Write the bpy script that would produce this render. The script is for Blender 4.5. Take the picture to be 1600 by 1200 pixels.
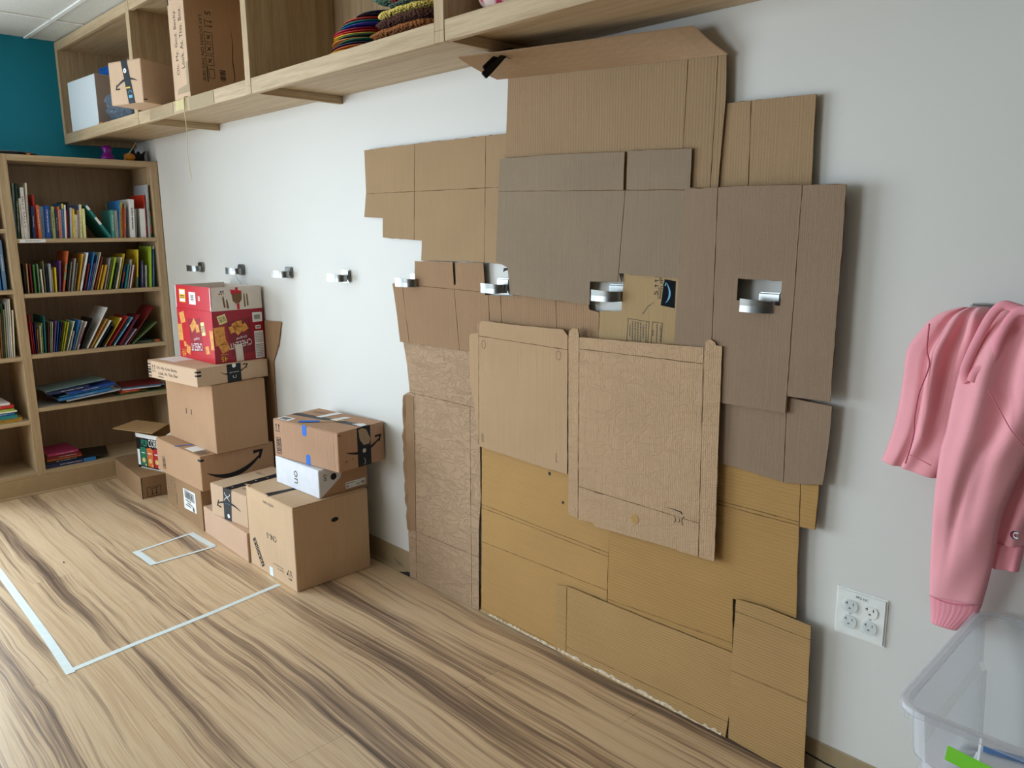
import bpy, bmesh, math, random
from mathutils import Vector, Matrix, noise
from mathutils.geometry import tessellate_polygon
for o in list(bpy.data.objects): bpy.data.objects.remove(o, do_unlink=True)
SC = bpy.context.scene
COL = SC.collection
random.seed(7)
# ------------------------------------------------------------------ camera, world, light, exposure
cam = bpy.data.cameras.new('camera'); cam_o = bpy.data.objects.new('camera', cam); COL.objects.link(cam_o)
FW = Vector((-0.70012459, 0.68784803, -0.19154804)); RT = Vector((0.70184865, 0.71228662, -0.00749969)); UP = Vector((-0.13127846, 0.13968846, 0.98145458))
cam_o.matrix_world = Matrix(((RT.x, UP.x, -FW.x, 5.0992), (RT.y, UP.y, -FW.y, -1.732), (RT.z, UP.z, -FW.z, 1.3264), (0, 0, 0, 1)))
cam.sensor_fit = 'HORIZONTAL'; cam.sensor_width = 36; cam.lens = 1224.03 / 1600 * 36; cam.clip_start = 0.02
SC.camera = cam_o
W = bpy.data.worlds.new('world'); SC.world = W; W.use_nodes = True
bg = W.node_tree.nodes['Background']; bg.inputs[0].default_value = (0.62, 0.80, 1.0, 1); bg.inputs[1].default_value = 2.2
def area(name, loc, target, sx, sy, power, col):
    l = bpy.data.lights.new(name, 'AREA'); l.shape = 'RECTANGLE'; l.size = sx; l.size_y = sy; l.energy = power; l.color = col
    o = bpy.data.objects.new(name, l); COL.objects.link(o); o.location = loc
    o.rotation_euler = (Vector(target) - Vector(loc)).to_track_quat('-Z', 'Y').to_euler(); return o
area('window_daylight_left', (0.02, -2.38, 1.05), (3.0, -2.38, 1.0), 2.4, 1.75, 150, (0.84, 0.93, 1.0))
area('window_daylight_front', (1.5, -4.96, 1.30), (1.5, 0, 1.30), 1.9, 1.5, 66, (0.88, 0.95, 1.0))  # fill light added in the unseen front wall to lift the bookcase
SC.view_settings.view_transform = 'Standard'; SC.view_settings.look = 'None'; SC.view_settings.gamma = 1; SC.view_settings.use_curve_mapping = False
SC.view_settings.exposure = -0.05
# ------------------------------------------------------------------ materials
def s2l(c):
    return tuple((v / 255 / 12.92 if v / 255 <= 0.04045 else ((v / 255 + 0.055) / 1.055) ** 2.4) for v in c)
MATS = {}
def nt(name):
    m = bpy.data.materials.new(name); m.use_nodes = True; t = m.node_tree; b = t.nodes['Principled BSDF']; return m, t, b
def plain(name, rgb, rough=0.6, metal=0.0, var=0.04, spec=0.4, scale=30):
    if name in MATS: return MATS[name]
    m, t, b = nt(name); c = s2l(rgb)
    n = t.nodes.new('ShaderNodeTexNoise'); n.inputs['Scale'].default_value = scale; n.inputs['Detail'].default_value = 3
    tc = t.nodes.new('ShaderNodeTexCoord'); t.links.new(tc.outputs['Object'], n.inputs['Vector'])
    r = t.nodes.new('ShaderNodeValToRGB'); r.color_ramp.elements[0].position = 0.3; r.color_ramp.elements[1].position = 0.7
    r.color_ramp.elements[0].color = tuple(v * (1 - var) for v in c) + (1,); r.color_ramp.elements[1].color = tuple(min(1, v * (1 + var)) for v in c) + (1,)
    t.links.new(n.outputs['Fac'], r.inputs['Fac']); t.links.new(r.outputs['Color'], b.inputs['Base Color'])
    b.inputs['Roughness'].default_value = rough; b.inputs['Metallic'].default_value = metal; b.inputs['Specular IOR Level'].default_value = spec
    MATS[name] = m; return m
def mathn(t, op, a, b=None, v=None):
    n = t.nodes.new('ShaderNodeMath'); n.operation = op
    if hasattr(a, 'links'): t.links.new(a, n.inputs[0])
    else: n.inputs[0].default_value = a
    if b is not None:
        if hasattr(b, 'links'): t.links.new(b, n.inputs[1])
        else: n.inputs[1].default_value = b
    return n.outputs[0]
def card(name, rgb, axis='X', flute=140, fstr=0.12, wrinkle=0.0, mott=0.09):
    """corrugated board: paper mottling, fibres, flute lines across `axis`, optional wrinkles"""
    if name in MATS: return MATS[name]
    m, t, b = nt(name); c = s2l(rgb); L = t.links.new
    tc = t.nodes.new('ShaderNodeTexCoord'); oi = t.nodes.new('ShaderNodeObjectInfo')
    n1 = t.nodes.new('ShaderNodeTexNoise'); n1.inputs['Scale'].default_value = 4; n1.inputs['Detail'].default_value = 6; L(tc.outputs['Object'], n1.inputs['Vector'])
    n2 = t.nodes.new('ShaderNodeTexNoise'); n2.inputs['Scale'].default_value = 260; n2.inputs['Detail'].default_value = 3; L(tc.outputs['Object'], n2.inputs['Vector'])
    sx = t.nodes.new('ShaderNodeSeparateXYZ'); L(tc.outputs['Object'], sx.inputs[0])
    co = sx.outputs[axis]
    if axis == 'X': co = mathn(t, 'ADD', sx.outputs['X'], sx.outputs['Y'])
    ph = mathn(t, 'MULTIPLY', co, flute * 6.2832)
    wv = mathn(t, 'SINE', ph)
    # streaks along the flutes of varying depth
    mp = t.nodes.new('ShaderNodeMapping'); L(tc.outputs['Object'], mp.inputs[0])
    mp.inputs['Scale'].default_value = (210, 210, 5) if axis == 'X' else (5, 5, 210)
    n3 = t.nodes.new('ShaderNodeTexNoise'); n3.inputs['Scale'].default_value = 1; n3.inputs['Detail'].default_value = 2; L(mp.outputs[0], n3.inputs['Vector'])
    f = mathn(t, 'ADD', mathn(t, 'MULTIPLY', n1.outputs['Fac'], 0.40), mathn(t, 'ADD', mathn(t, 'MULTIPLY', n2.outputs['Fac'], 0.36), mathn(t, 'ADD', mathn(t, 'MULTIPLY', n3.outputs['Fac'], 0.24), mathn(t, 'MULTIPLY', wv, 0.02 * min(1, fstr)))))  # wave term puts faint flute shading into the colour
    r = t.nodes.new('ShaderNodeValToRGB'); r.color_ramp.elements[0].position = 0.33; r.color_ramp.elements[1].position = 0.67
    r.color_ramp.elements[0].color = tuple(v * (1 - mott * 1.3) for v in c) + (1,); r.color_ramp.elements[1].color = tuple(min(1, v * (1 + mott)) for v in c) + (1,)
    L(f, r.inputs['Fac']); L(r.outputs['Color'], b.inputs['Base Color'])
    h = mathn(t, 'ADD', mathn(t, 'MULTIPLY', wv, fstr * 0.5), mathn(t, 'MULTIPLY', n3.outputs['Fac'], 0.35 + fstr * 0.5))
    h = mathn(t, 'ADD', h, mathn(t, 'MULTIPLY', n2.outputs['Fac'], 0.15))
    if wrinkle:
        mw = t.nodes.new('ShaderNodeMapping'); mw.inputs['Scale'].default_value = (13, 13, 30); L(tc.outputs['Object'], mw.inputs[0])
        nw = t.nodes.new('ShaderNodeTexNoise'); nw.inputs['Scale'].default_value = 1; nw.inputs['Detail'].default_value = 5; nw.inputs['Distortion'].default_value = 1.6; L(mw.outputs[0], nw.inputs['Vector'])
        rg = mathn(t, 'ABSOLUTE', mathn(t, 'SUBTRACT', nw.outputs['Fac'], 0.5))
        h = mathn(t, 'ADD', h, mathn(t, 'MULTIPLY', mathn(t, 'MINIMUM', mathn(t, 'MULTIPLY', rg, 9), 0.6), wrinkle * 2.5))
    bp = t.nodes.new('ShaderNodeBump'); bp.inputs['Strength'].default_value = 0.8; bp.inputs['Distance'].default_value = 0.0012
    L(h, bp.inputs['Height']); L(bp.outputs[0], b.inputs['Normal'])
    b.inputs['Roughness'].default_value = 0.85; b.inputs['Specular IOR Level'].default_value = 0.15
    MATS[name] = m; return m
def wood(name, rgb, dark, axis='X', rough=0.5, per=False):
    if name in MATS: return MATS[name]
    m, t, b = nt(name); L = t.links.new; c = s2l(rgb); d = s2l(dark)
    tc = t.nodes.new('ShaderNodeTexCoord'); mp = t.nodes.new('ShaderNodeMapping'); L(tc.outputs['Object'], mp.inputs[0])
    sc = {'X': (2.5, 55, 55), 'Y': (55, 2.5, 55), 'Z': (55, 55, 2.5)}[axis]; mp.inputs['Scale'].default_value = sc
    n = t.nodes.new('ShaderNodeTexNoise'); n.inputs['Scale'].default_value = 1.0; n.inputs['Detail'].default_value = 5; n.inputs['Distortion'].default_value = 0.4
    L(mp.outputs[0], n.inputs['Vector'])
    mp2 = t.nodes.new('ShaderNodeMapping'); L(tc.outputs['Object'], mp2.inputs[0]); mp2.inputs['Scale'].default_value = tuple(v * 4.5 for v in sc)
    n2 = t.nodes.new('ShaderNodeTexNoise'); n2.inputs['Scale'].default_value = 1.0; n2.inputs['Detail'].default_value = 2; L(mp2.outputs[0], n2.inputs['Vector'])
    f = mathn(t, 'ADD', mathn(t, 'MULTIPLY', n.outputs['Fac'], 0.6), mathn(t, 'MULTIPLY', n2.outputs['Fac'], 0.4))
    r = t.nodes.new('ShaderNodeValToRGB'); r.color_ramp.elements[0].position = 0.36; r.color_ramp.elements[1].position = 0.62
    r.color_ramp.elements[0].color = d + (1,); r.color_ramp.elements[1].color = c + (1,)
    L(f, r.inputs['Fac']); L(r.outputs['Color'], b.inputs['Base Color'])
    bp = t.nodes.new('ShaderNodeBump'); bp.inputs['Strength'].default_value = 0.15; bp.inputs['Distance'].default_value = 0.001; L(f, bp.inputs['Height']); L(bp.outputs[0], b.inputs['Normal'])
    b.inputs['Roughness'].default_value = rough; b.inputs['Specular IOR Level'].default_value = 0.35
    MATS[name] = m; return m
def floor_mat():
    m, t, b = nt('vinyl_plank'); L = t.links.new
    g = t.nodes.new('ShaderNodeNewGeometry'); oi = t.nodes.new('ShaderNodeObjectInfo')
    sx = t.nodes.new('ShaderNodeSeparateXYZ'); L(g.outputs['Position'], sx.inputs[0])
    off = mathn(t, 'MULTIPLY', oi.outputs['Random'], 0.10)
    def streak(kx, ysrc, ky, det, o=0.0, roughn=0.5):
        cb = t.nodes.new('ShaderNodeCombineXYZ')
        L(mathn(t, 'ADD', mathn(t, 'MULTIPLY', sx.outputs['X'], kx), o), cb.inputs[0]); L(mathn(t, 'MULTIPLY', ysrc, ky), cb.inputs[1]); L(off, cb.inputs[2])
        n = t.nodes.new('ShaderNodeTexNoise'); n.inputs['Scale'].default_value = 1; n.inputs['Detail'].default_value = det; n.inputs['Roughness'].default_value = roughn
        L(cb.outputs[0], n.inputs['Vector']); return n.outputs['Fac']
    w1 = streak(1.1, sx.outputs['Y'], 2.4, 3, 7.7)
    y2 = mathn(t, 'ADD', sx.outputs['Y'], mathn(t, 'MULTIPLY', mathn(t, 'SUBTRACT', w1, 0.5), 0.085))
    a = streak(0.42, y2, 9.5, 3, 3.1); c = streak(0.8, y2, 48, 5, 11.0, 0.7); d = streak(3.0, y2, 230, 2, 5.0)
    f = mathn(t, 'ADD', mathn(t, 'MULTIPLY', a, 0.46), mathn(t, 'ADD', mathn(t, 'MULTIPLY', c, 0.40), mathn(t, 'MULTIPLY', d, 0.14)))
    r = t.nodes.new('ShaderNodeValToRGB'); cr = r.color_ramp
    cols = [(0.36, (102, 82, 68)), (0.41, (138, 114, 94)), (0.45, (174, 146, 118)), (0.48, (202, 172, 138)), (0.52, (224, 196, 160)), (0.56, (213, 182, 145)), (0.60, (201, 168, 133)), (0.66, (233, 208, 175))]
    cr.elements[0].position = cols[0][0]; cr.elements[0].color = s2l(cols[0][1]) + (1,)
    cr.elements[1].position = cols[-1][0]; cr.elements[1].color = s2l(cols[-1][1]) + (1,)
    for p_, k in cols[1:-1]:
        el = cr.elements.new(p_); el.color = s2l(k) + (1,)
    L(f, r.inputs['Fac']); L(r.outputs['Color'], b.inputs['Base Color'])
    b.inputs['Roughness'].default_value = 0.33; b.inputs['Specular IOR Level'].default_value = 0.55
    bp = t.nodes.new('ShaderNodeBump'); bp.inputs['Strength'].default_value = 0.12; bp.inputs['Distance'].default_value = 0.001; L(d, bp.inputs['Height']); L(bp.outputs[0], b.inputs['Normal'])
    return m
def wallpaint(name, rgb):
    m, t, b = nt(name); L = t.links.new; c = s2l(rgb)
    g = t.nodes.new('ShaderNodeNewGeometry'); n = t.nodes.new('ShaderNodeTexNoise'); n.inputs['Scale'].default_value = 1.6; n.inputs['Detail'].default_value = 4; L(g.outputs['Position'], n.inputs['Vector'])
    r = t.nodes.new('ShaderNodeValToRGB'); r.color_ramp.elements[0].position = 0.3; r.color_ramp.elements[1].position = 0.7
    r.color_ramp.elements[0].color = tuple(v * 0.97 for v in c) + (1,); r.color_ramp.elements[1].color = c + (1,)
    L(n.outputs['Fac'], r.inputs['Fac']); L(r.outputs['Color'], b.inputs['Base Color'])
    n2 = t.nodes.new('ShaderNodeTexNoise'); n2.inputs['Scale'].default_value = 180; n2.inputs['Detail'].default_value = 2; L(g.outputs['Position'], n2.inputs['Vector'])
    bp = t.nodes.new('ShaderNodeBump'); bp.inputs['Strength'].default_value = 0.15; bp.inputs['Distance'].default_value = 0.001; L(n2.outputs['Fac'], bp.inputs['Height']); L(bp.outputs[0], b.inputs['Normal'])
    b.inputs['Roughness'].default_value = 0.5; b.inputs['Specular IOR Level'].default_value = 0.35
    return m
def clearplastic(name, tint=(0.93, 0.96, 1.0), fac=0.16):
    m, t, b = nt(name); L = t.links.new
    out = [n for n in t.nodes if n.type == 'OUTPUT_MATERIAL'][0]
    tr = t.nodes.new('ShaderNodeBsdfTransparent'); tr.inputs[0].default_value = tint + (1,)
    b.inputs['Base Color'].default_value = (0.93, 0.95, 0.98, 1); b.inputs['Roughness'].default_value = 0.25
    fr = t.nodes.new('ShaderNodeFresnel'); fr.inputs[0].default_value = 1.4
    mx = t.nodes.new('ShaderNodeMixShader'); L(mathn(t, 'ADD', mathn(t, 'MULTIPLY', fr.outputs[0], 0.4), fac), mx.inputs[0]); L(tr.outputs[0], mx.inputs[1]); L(b.outputs[0], mx.inputs[2])
    L(mx.outputs[0], out.inputs['Surface']); return m
def knit(name, rgb):
    if name in MATS: return MATS[name]
    m, t, b = nt(name); L = t.links.new; c = s2l(rgb)
    tc = t.nodes.new('ShaderNodeTexCoord'); v = t.nodes.new('ShaderNodeTexVoronoi'); v.inputs['Scale'].default_value = 120; L(tc.outputs['Object'], v.inputs['Vector'])
    r = t.nodes.new('ShaderNodeValToRGB'); r.color_ramp.elements[0].color = tuple(min(1, x * 1.25) for x in c) + (1,); r.color_ramp.elements[1].color = tuple(x * 0.45 for x in c) + (1,)
    L(v.outputs['Distance'], r.inputs['Fac']); L(r.outputs['Color'], b.inputs['Base Color'])
    bp = t.nodes.new('ShaderNodeBump'); bp.invert = True; bp.inputs['Strength'].default_value = 1; bp.inputs['Distance'].default_value = 0.006; L(v.outputs['Distance'], bp.inputs['Height']); L(bp.outputs[0], b.inputs['Normal'])
    b.inputs['Roughness'].default_value = 0.95; b.inputs['Specular IOR Level'].default_value = 0.1
    MATS[name] = m; return m
def cloth(name, rgb, scale=700):
    if name in MATS: return MATS[name]
    m, t, b = nt(name); L = t.links.new; c = s2l(rgb)
    tc = t.nodes.new('ShaderNodeTexCoord'); n = t.nodes.new('ShaderNodeTexNoise'); n.inputs['Scale'].default_value = scale; L(tc.outputs['Object'], n.inputs['Vector'])
    n2 = t.nodes.new('ShaderNodeTexNoise'); n2.inputs['Scale'].default_value = 14; n2.inputs['Detail'].default_value = 4; L(tc.outputs['Object'], n2.inputs['Vector'])
    r = t.nodes.new('ShaderNodeValToRGB'); r.color_ramp.elements[0].position = 0.3; r.color_ramp.elements[1].position = 0.7
    r.color_ramp.elements[0].color = tuple(x * 0.93 for x in c) + (1,); r.color_ramp.elements[1].color = tuple(min(1, x * 1.05) for x in c) + (1,)
    L(mathn(t, 'ADD', mathn(t, 'MULTIPLY', n.outputs['Fac'], 0.5), mathn(t, 'MULTIPLY', n2.outputs['Fac'], 0.5)), r.inputs['Fac']); L(r.outputs['Color'], b.inputs['Base Color'])
    bp = t.nodes.new('ShaderNodeBump'); bp.inputs['Strength'].default_value = 0.35; bp.inputs['Distance'].default_value = 0.004
    L(mathn(t, 'ADD', mathn(t, 'MULTIPLY', n.outputs['Fac'], 0.15), n2.outputs['Fac']), bp.inputs['Height']); L(bp.outputs[0], b.inputs['Normal'])
    b.inputs['Roughness'].default_value = 0.9; b.inputs['Sheen Weight'].default_value = 0.3; b.inputs['Specular IOR Level'].default_value = 0.1
    MATS[name] = m; return m
M_WALL = wallpaint('white_wall_paint', (222, 221, 216)); M_TEAL = wallpaint('teal_wall_paint', (6, 128, 150))
M_CEIL = plain('ceiling_tile_white', (214, 216, 210), 0.9, var=0.05, scale=90); M_GRID = plain('ceiling_grid_white', (238, 240, 238), 0.5)
M_FLOOR = floor_mat()
M_OAKX = wood('oak_laminate_x', (198, 175, 140), (172, 147, 113), 'X'); M_OAKY = wood('oak_laminate_y', (198, 175, 140), (172, 147, 113), 'Y'); M_OAKZ = wood('oak_laminate_z', (195, 171, 136), (169, 143, 109), 'Z')
M_BASE = plain('tan_vinyl_base', (158, 138, 106), 0.55)
M_BLACK = plain('black_ink', (24, 24, 26), 0.7); M_GREYINK = plain('grey_ink', (105, 95, 85), 0.8); M_WHITE = plain('white_paper', (238, 240, 240), 0.6)
M_TAPEBLK = plain('black_tape', (20, 26, 33), 0.45, spec=0.3); M_TEALINK = plain('light_blue_ink', (96, 168, 205), 0.5)
M_BLUETAPE = plain('blue_painters_tape', (20, 110, 215), 0.6); M_MASK = plain('masking_tape', (225, 236, 236), 0.6)
M_STEEL = plain('brushed_nickel', (150, 152, 150), 0.30, 1.0); M_PLASTICBLK = plain('black_plastic', (12, 12, 13), 0.35)
K_BOX = card('box_kraft', (184, 148, 116), 'X', 150, 0.05); K_BOXL = card('box_kraft_light', (208, 178, 150), 'X', 150, 0.05); K_BOXD = card('box_kraft_dull', (158, 126, 94), 'X', 150, 0.05)
# ------------------------------------------------------------------ helpers
def link(name, me, mat, parent=None, smooth=False):
    o = bpy.data.objects.new(name, me); COL.objects.link(o)
    if mat is not None and not me.materials: me.materials.append(mat)
    if smooth:
        for p in me.polygons: p.use_smooth = True
    if parent is not None: o.parent = parent
    return o
def tag(o, label, cat=None, group=None, kind=None):
    if label: o['label'] = label
    if cat: o['category'] = cat
    if group: o['group'] = group
    if kind: o['kind'] = kind
    return o
def thing(name, label, cat, loc=(0, 0, 0), rot=(0, 0, 0), group=None):
    o = bpy.data.objects.new(name, None); COL.objects.link(o); o.location = loc; o.rotation_euler = rot; o.empty_display_size = 0.05
    return tag(o, label, cat, group)
def bm_obj(name, bm, mat, parent=None, smooth=False, bevel=0, seg=1):
    if bevel:
        bmesh.ops.bevel(bm, geom=list(bm.edges), offset=bevel, segments=seg, affect='EDGES', clamp_overlap=True)
    bmesh.ops.recalc_face_normals(bm, faces=bm.faces)
    me = bpy.data.meshes.new(name); bm.to_mesh(me); bm.free()
    return link(name, me, mat, parent, smooth)
def add_box(bm, x0, x1, y0, y1, z0, z1, M=None):
    vs = [bm.verts.new((x, y, z)) for x in (x0, x1) for y in (y0, y1) for z in (z0, z1)]
    if M is not None:
        for v in vs: v.co = M @ v.co
    for f in ((0, 1, 3, 2), (4, 6, 7, 5), (0, 4, 5, 1), (2, 3, 7, 6), (0, 2, 6, 4), (1, 5, 7, 3)): bm.faces.new([vs[i] for i in f])
    return vs
def box(name, x0, x1, y0, y1, z0, z1, mat, parent=None, bevel=0.0, M=None):
    bm = bmesh.new(); add_box(bm, min(x0, x1), max(x0, x1), min(y0, y1), max(y0, y1), min(z0, z1), max(z0, z1), M); return bm_obj(name, bm, mat, parent, bevel=bevel)
def poly_prism(name, loops, place, depth, mat, parent=None, jit=0.0):
    """loops: outer loop and holes of 2-D points; place(u,v,d) gives 3-D; front at d=0, back at d=depth"""
    if jit:
        nl = []
        for lp in loops:
            q = []
            for i, a in enumerate(lp):
                b = lp[(i + 1) % len(lp)]; Ln = math.dist(a, b); n = max(1, int(Ln / 0.02)); q.append(a)
                for k in range(1, n):
                    tt = k / n; px, py = a[0] + (b[0] - a[0]) * tt, a[1] + (b[1] - a[1]) * tt; w = random.uniform(-jit, jit)
                    q.append((px - (b[1] - a[1]) / Ln * w, py + (b[0] - a[0]) / Ln * w))
            nl.append(q)
        loops = nl
    bm = bmesh.new(); fr = []; bk = []
    for lp in loops:
        fr.append([bm.verts.new(place(u, v, 0)) for u, v in lp]); bk.append([bm.verts.new(place(u, v, depth)) for u, v in lp])
    F = [v for l in fr for v in l]; B = [v for l in bk for v in l]
    for tri in tessellate_polygon([[Vector((u, v, 0)) for u, v in lp] for lp in loops]):
        try: bm.faces.new([F[i] for i in tri]); bm.faces.new([B[i] for i in reversed(tri)])
        except ValueError: pass
    for f, b in zip(fr, bk):
        n = len(f)
        for i in range(n):
            try: bm.faces.new((f[i], b[i], b[(i + 1) % n], f[(i + 1) % n]))
            except ValueError: pass
    return bm_obj(name, bm, mat, parent)
def tube(name, pts, rad, mat, parent=None, n=8, closed=False, flat=1.0):
    bm = bmesh.new(); rings = []; P = [Vector(p) for p in pts]
    for i, p in enumerate(P):
        d = (P[min(i + 1, len(P) - 1)] - P[max(i - 1, 0)]).normalized()
        a = d.cross(Vector((0, 1, 0)));
        if a.length < 0.05: a = d.cross(Vector((0, 0, 1)))
        a.normalize(); b = d.cross(a).normalized(); r = rad[i] if isinstance(rad, (list, tuple)) else rad
        rings.append([bm.verts.new(p + a * r * math.cos(k * 2 * math.pi / n) + b * r * flat * math.sin(k * 2 * math.pi / n)) for k in range(n)])
    for i in range(len(rings) - 1):
        for k in range(n): bm.faces.new((rings[i][k], rings[i][(k + 1) % n], rings[i + 1][(k + 1) % n], rings[i + 1][k]))
    bm.faces.new(rings[0]); bm.faces.new(list(reversed(rings[-1])))
    return bm_obj(name, bm, mat, parent, smooth=True)
def smoothpath(pts, n=6):
    P = [Vector(p) for p in pts]; out = []
    for i in range(len(P) - 1):
        p0 = P[max(i - 1, 0)]; p1 = P[i]; p2 = P[i + 1]; p3 = P[min(i + 2, len(P) - 1)]
        for k in range(n):
            t = k / n; out.append(0.5 * ((2 * p1) + (p2 - p0) * t + (2 * p0 - 5 * p1 + 4 * p2 - p3) * t * t + (-p0 + 3 * p1 - 3 * p2 + p3) * t ** 3))
    out.append(P[-1]); return out
def lathe(name, prof, mat, parent=None, n=16, M=None):
    bm = bmesh.new(); rings = []
    for r, z in prof: rings.append([bm.verts.new((r * math.cos(k * 2 * math.pi / n), r * math.sin(k * 2 * math.pi / n), z)) for k in range(n)])
    for i in range(len(rings) - 1):
        for k in range(n): bm.faces.new((rings[i][k], rings[i][(k + 1) % n], rings[i + 1][(k + 1) % n], rings[i + 1][k]))
    bm.faces.new(list(reversed(rings[0]))); bm.faces.new(rings[-1])
    if M is not None: bmesh.ops.transform(bm, matrix=M, verts=bm.verts)
    return bm_obj(name, bm, mat, parent, smooth=True)
def flat(name, polys, place, mat, parent=None):
    """flat print: polygons of 2-D points laid on a surface"""
    bm = bmesh.new()
    for lp in polys:
        vs = [bm.verts.new(place(u, v, 0)) for u, v in lp]
        if len(vs) <= 4:
            try: bm.faces.new(vs)
            except ValueError: pass
        else:
            for tri in tessellate_polygon([[Vector((u, v, 0)) for u, v in lp]]):
                try: bm.faces.new([vs[i] for i in tri])
                except ValueError: pass
    me = bpy.data.meshes.new(name); bm.to_mesh(me); bm.free(); return link(name, me, mat, parent)
def xf(pts, cx, cy, ang=0, s=1):
    c, n = math.cos(ang), math.sin(ang); return [(cx + s * (x * c - y * n), cy + s * (x * n + y * c)) for x, y in pts]
def rect(u0, v0, u1, v1): return [(u0, v0), (u1, v0), (u1, v1), (u0, v1)]
def frame_rect(u0, v0, u1, v1, w): return [rect(u0, v0, u1, v0 + w), rect(u0, v1 - w, u1, v1), rect(u0, v0 + w, u0 + w, v1 - w), rect(u1 - w, v0 + w, u1, v1 - w)]
_tc = {}
def text_polys(s):
    if s in _tc: return _tc[s]
    cu = bpy.data.curves.new('t', 'FONT'); cu.body = s; cu.resolution_u = 3; cu.align_x = 'CENTER'; cu.align_y = 'CENTER'
    o = bpy.data.objects.new('t', cu); COL.objects.link(o); bpy.context.view_layer.update()
    me = bpy.data.meshes.new_from_object(o.evaluated_get(bpy.context.evaluated_depsgraph_get()))
    vs = [(v.co.x, v.co.y) for v in me.vertices]; fs = [[vs[i] for i in p.vertices] for p in me.polygons]
    xs = [v[0] for v in vs]; ys = [v[1] for v in vs]; cx, cy = (min(xs) + max(xs)) / 2, (min(ys) + max(ys)) / 2; w, h = max(xs) - min(xs), max(ys) - min(ys)
    _tc[s] = [[((x - cx) / w, (y - cy) / h) for x, y in f] for f in fs]
    bpy.data.objects.remove(o); bpy.data.curves.remove(cu); bpy.data.meshes.remove(me); return _tc[s]
def text(s, place, cx, cy, w, h, mat, parent, ang=0, name='lettering'):
    return flat(name, [xf([(x * w, y * h) for x, y in f], cx, cy, ang) for f in text_polys(s)], place, mat, parent)
def smile(w, sag, th):
    """curved arrow like a smile, left to right, in local 2-D"""
    up, lo = [], []; N = 14
    for i in range(N + 1):
        t = i / N; x = -w / 2 + w * t; y = -sag * 4 * t * (1 - t) + sag * 0.6 * t; k = th * (0.08 + math.sin(math.pi * min(1, t * 0.93)) ** 0.8) / 2
        up.append((x, y + k)); lo.append((x, y - k))
    P = [up + lo[::-1]]; tx, ty = w / 2, sag * 0.6
    P.append([(tx + 0.02 * w, ty + 0.06 * w), (tx - 0.16 * w, ty + 0.075 * w), (tx - 0.16 * w, ty + 0.075 * w - th * 0.8), (tx + 0.0 * w, ty + 0.03 * w)])
    P.append([(tx + 0.03 * w, ty + 0.06 * w), (tx + 0.03 * w - th * 0.9, ty + 0.06 * w), (tx - 0.07 * w, ty - 0.09 * w), (tx - 0.04 * w, ty - 0.10 * w)])
    return P
def barcode(u0, v0, u1, v1, n=12, vert=True):
    out = []; rr = random.Random(3)
    for i in range(n):
        a = i / n; b = a + rr.choice((0.35, 0.5, 0.7)) / n
        out.append(rect(u0 + (u1 - u0) * a, v0, u0 + (u1 - u0) * b, v1) if vert else rect(u0, v0 + (v1 - v0) * a, u1, v0 + (v1 - v0) * b))
    return out
def arrows(cx, cy, h, ang=0):
    P = []
    for dx in (-0.28 * h, 0.28 * h):
        P += [rect(dx - 0.045 * h, -0.3 * h, dx + 0.045 * h, 0.4 * h), [(dx - 0.2 * h, 0.2 * h), (dx, 0.5 * h), (dx + 0.2 * h, 0.2 * h), (dx, 0.34 * h)]]
    P.append(rect(-0.5 * h, -0.5 * h, 0.5 * h, -0.42 * h))
    return [xf(p, cx, cy, ang) for p in P]
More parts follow.
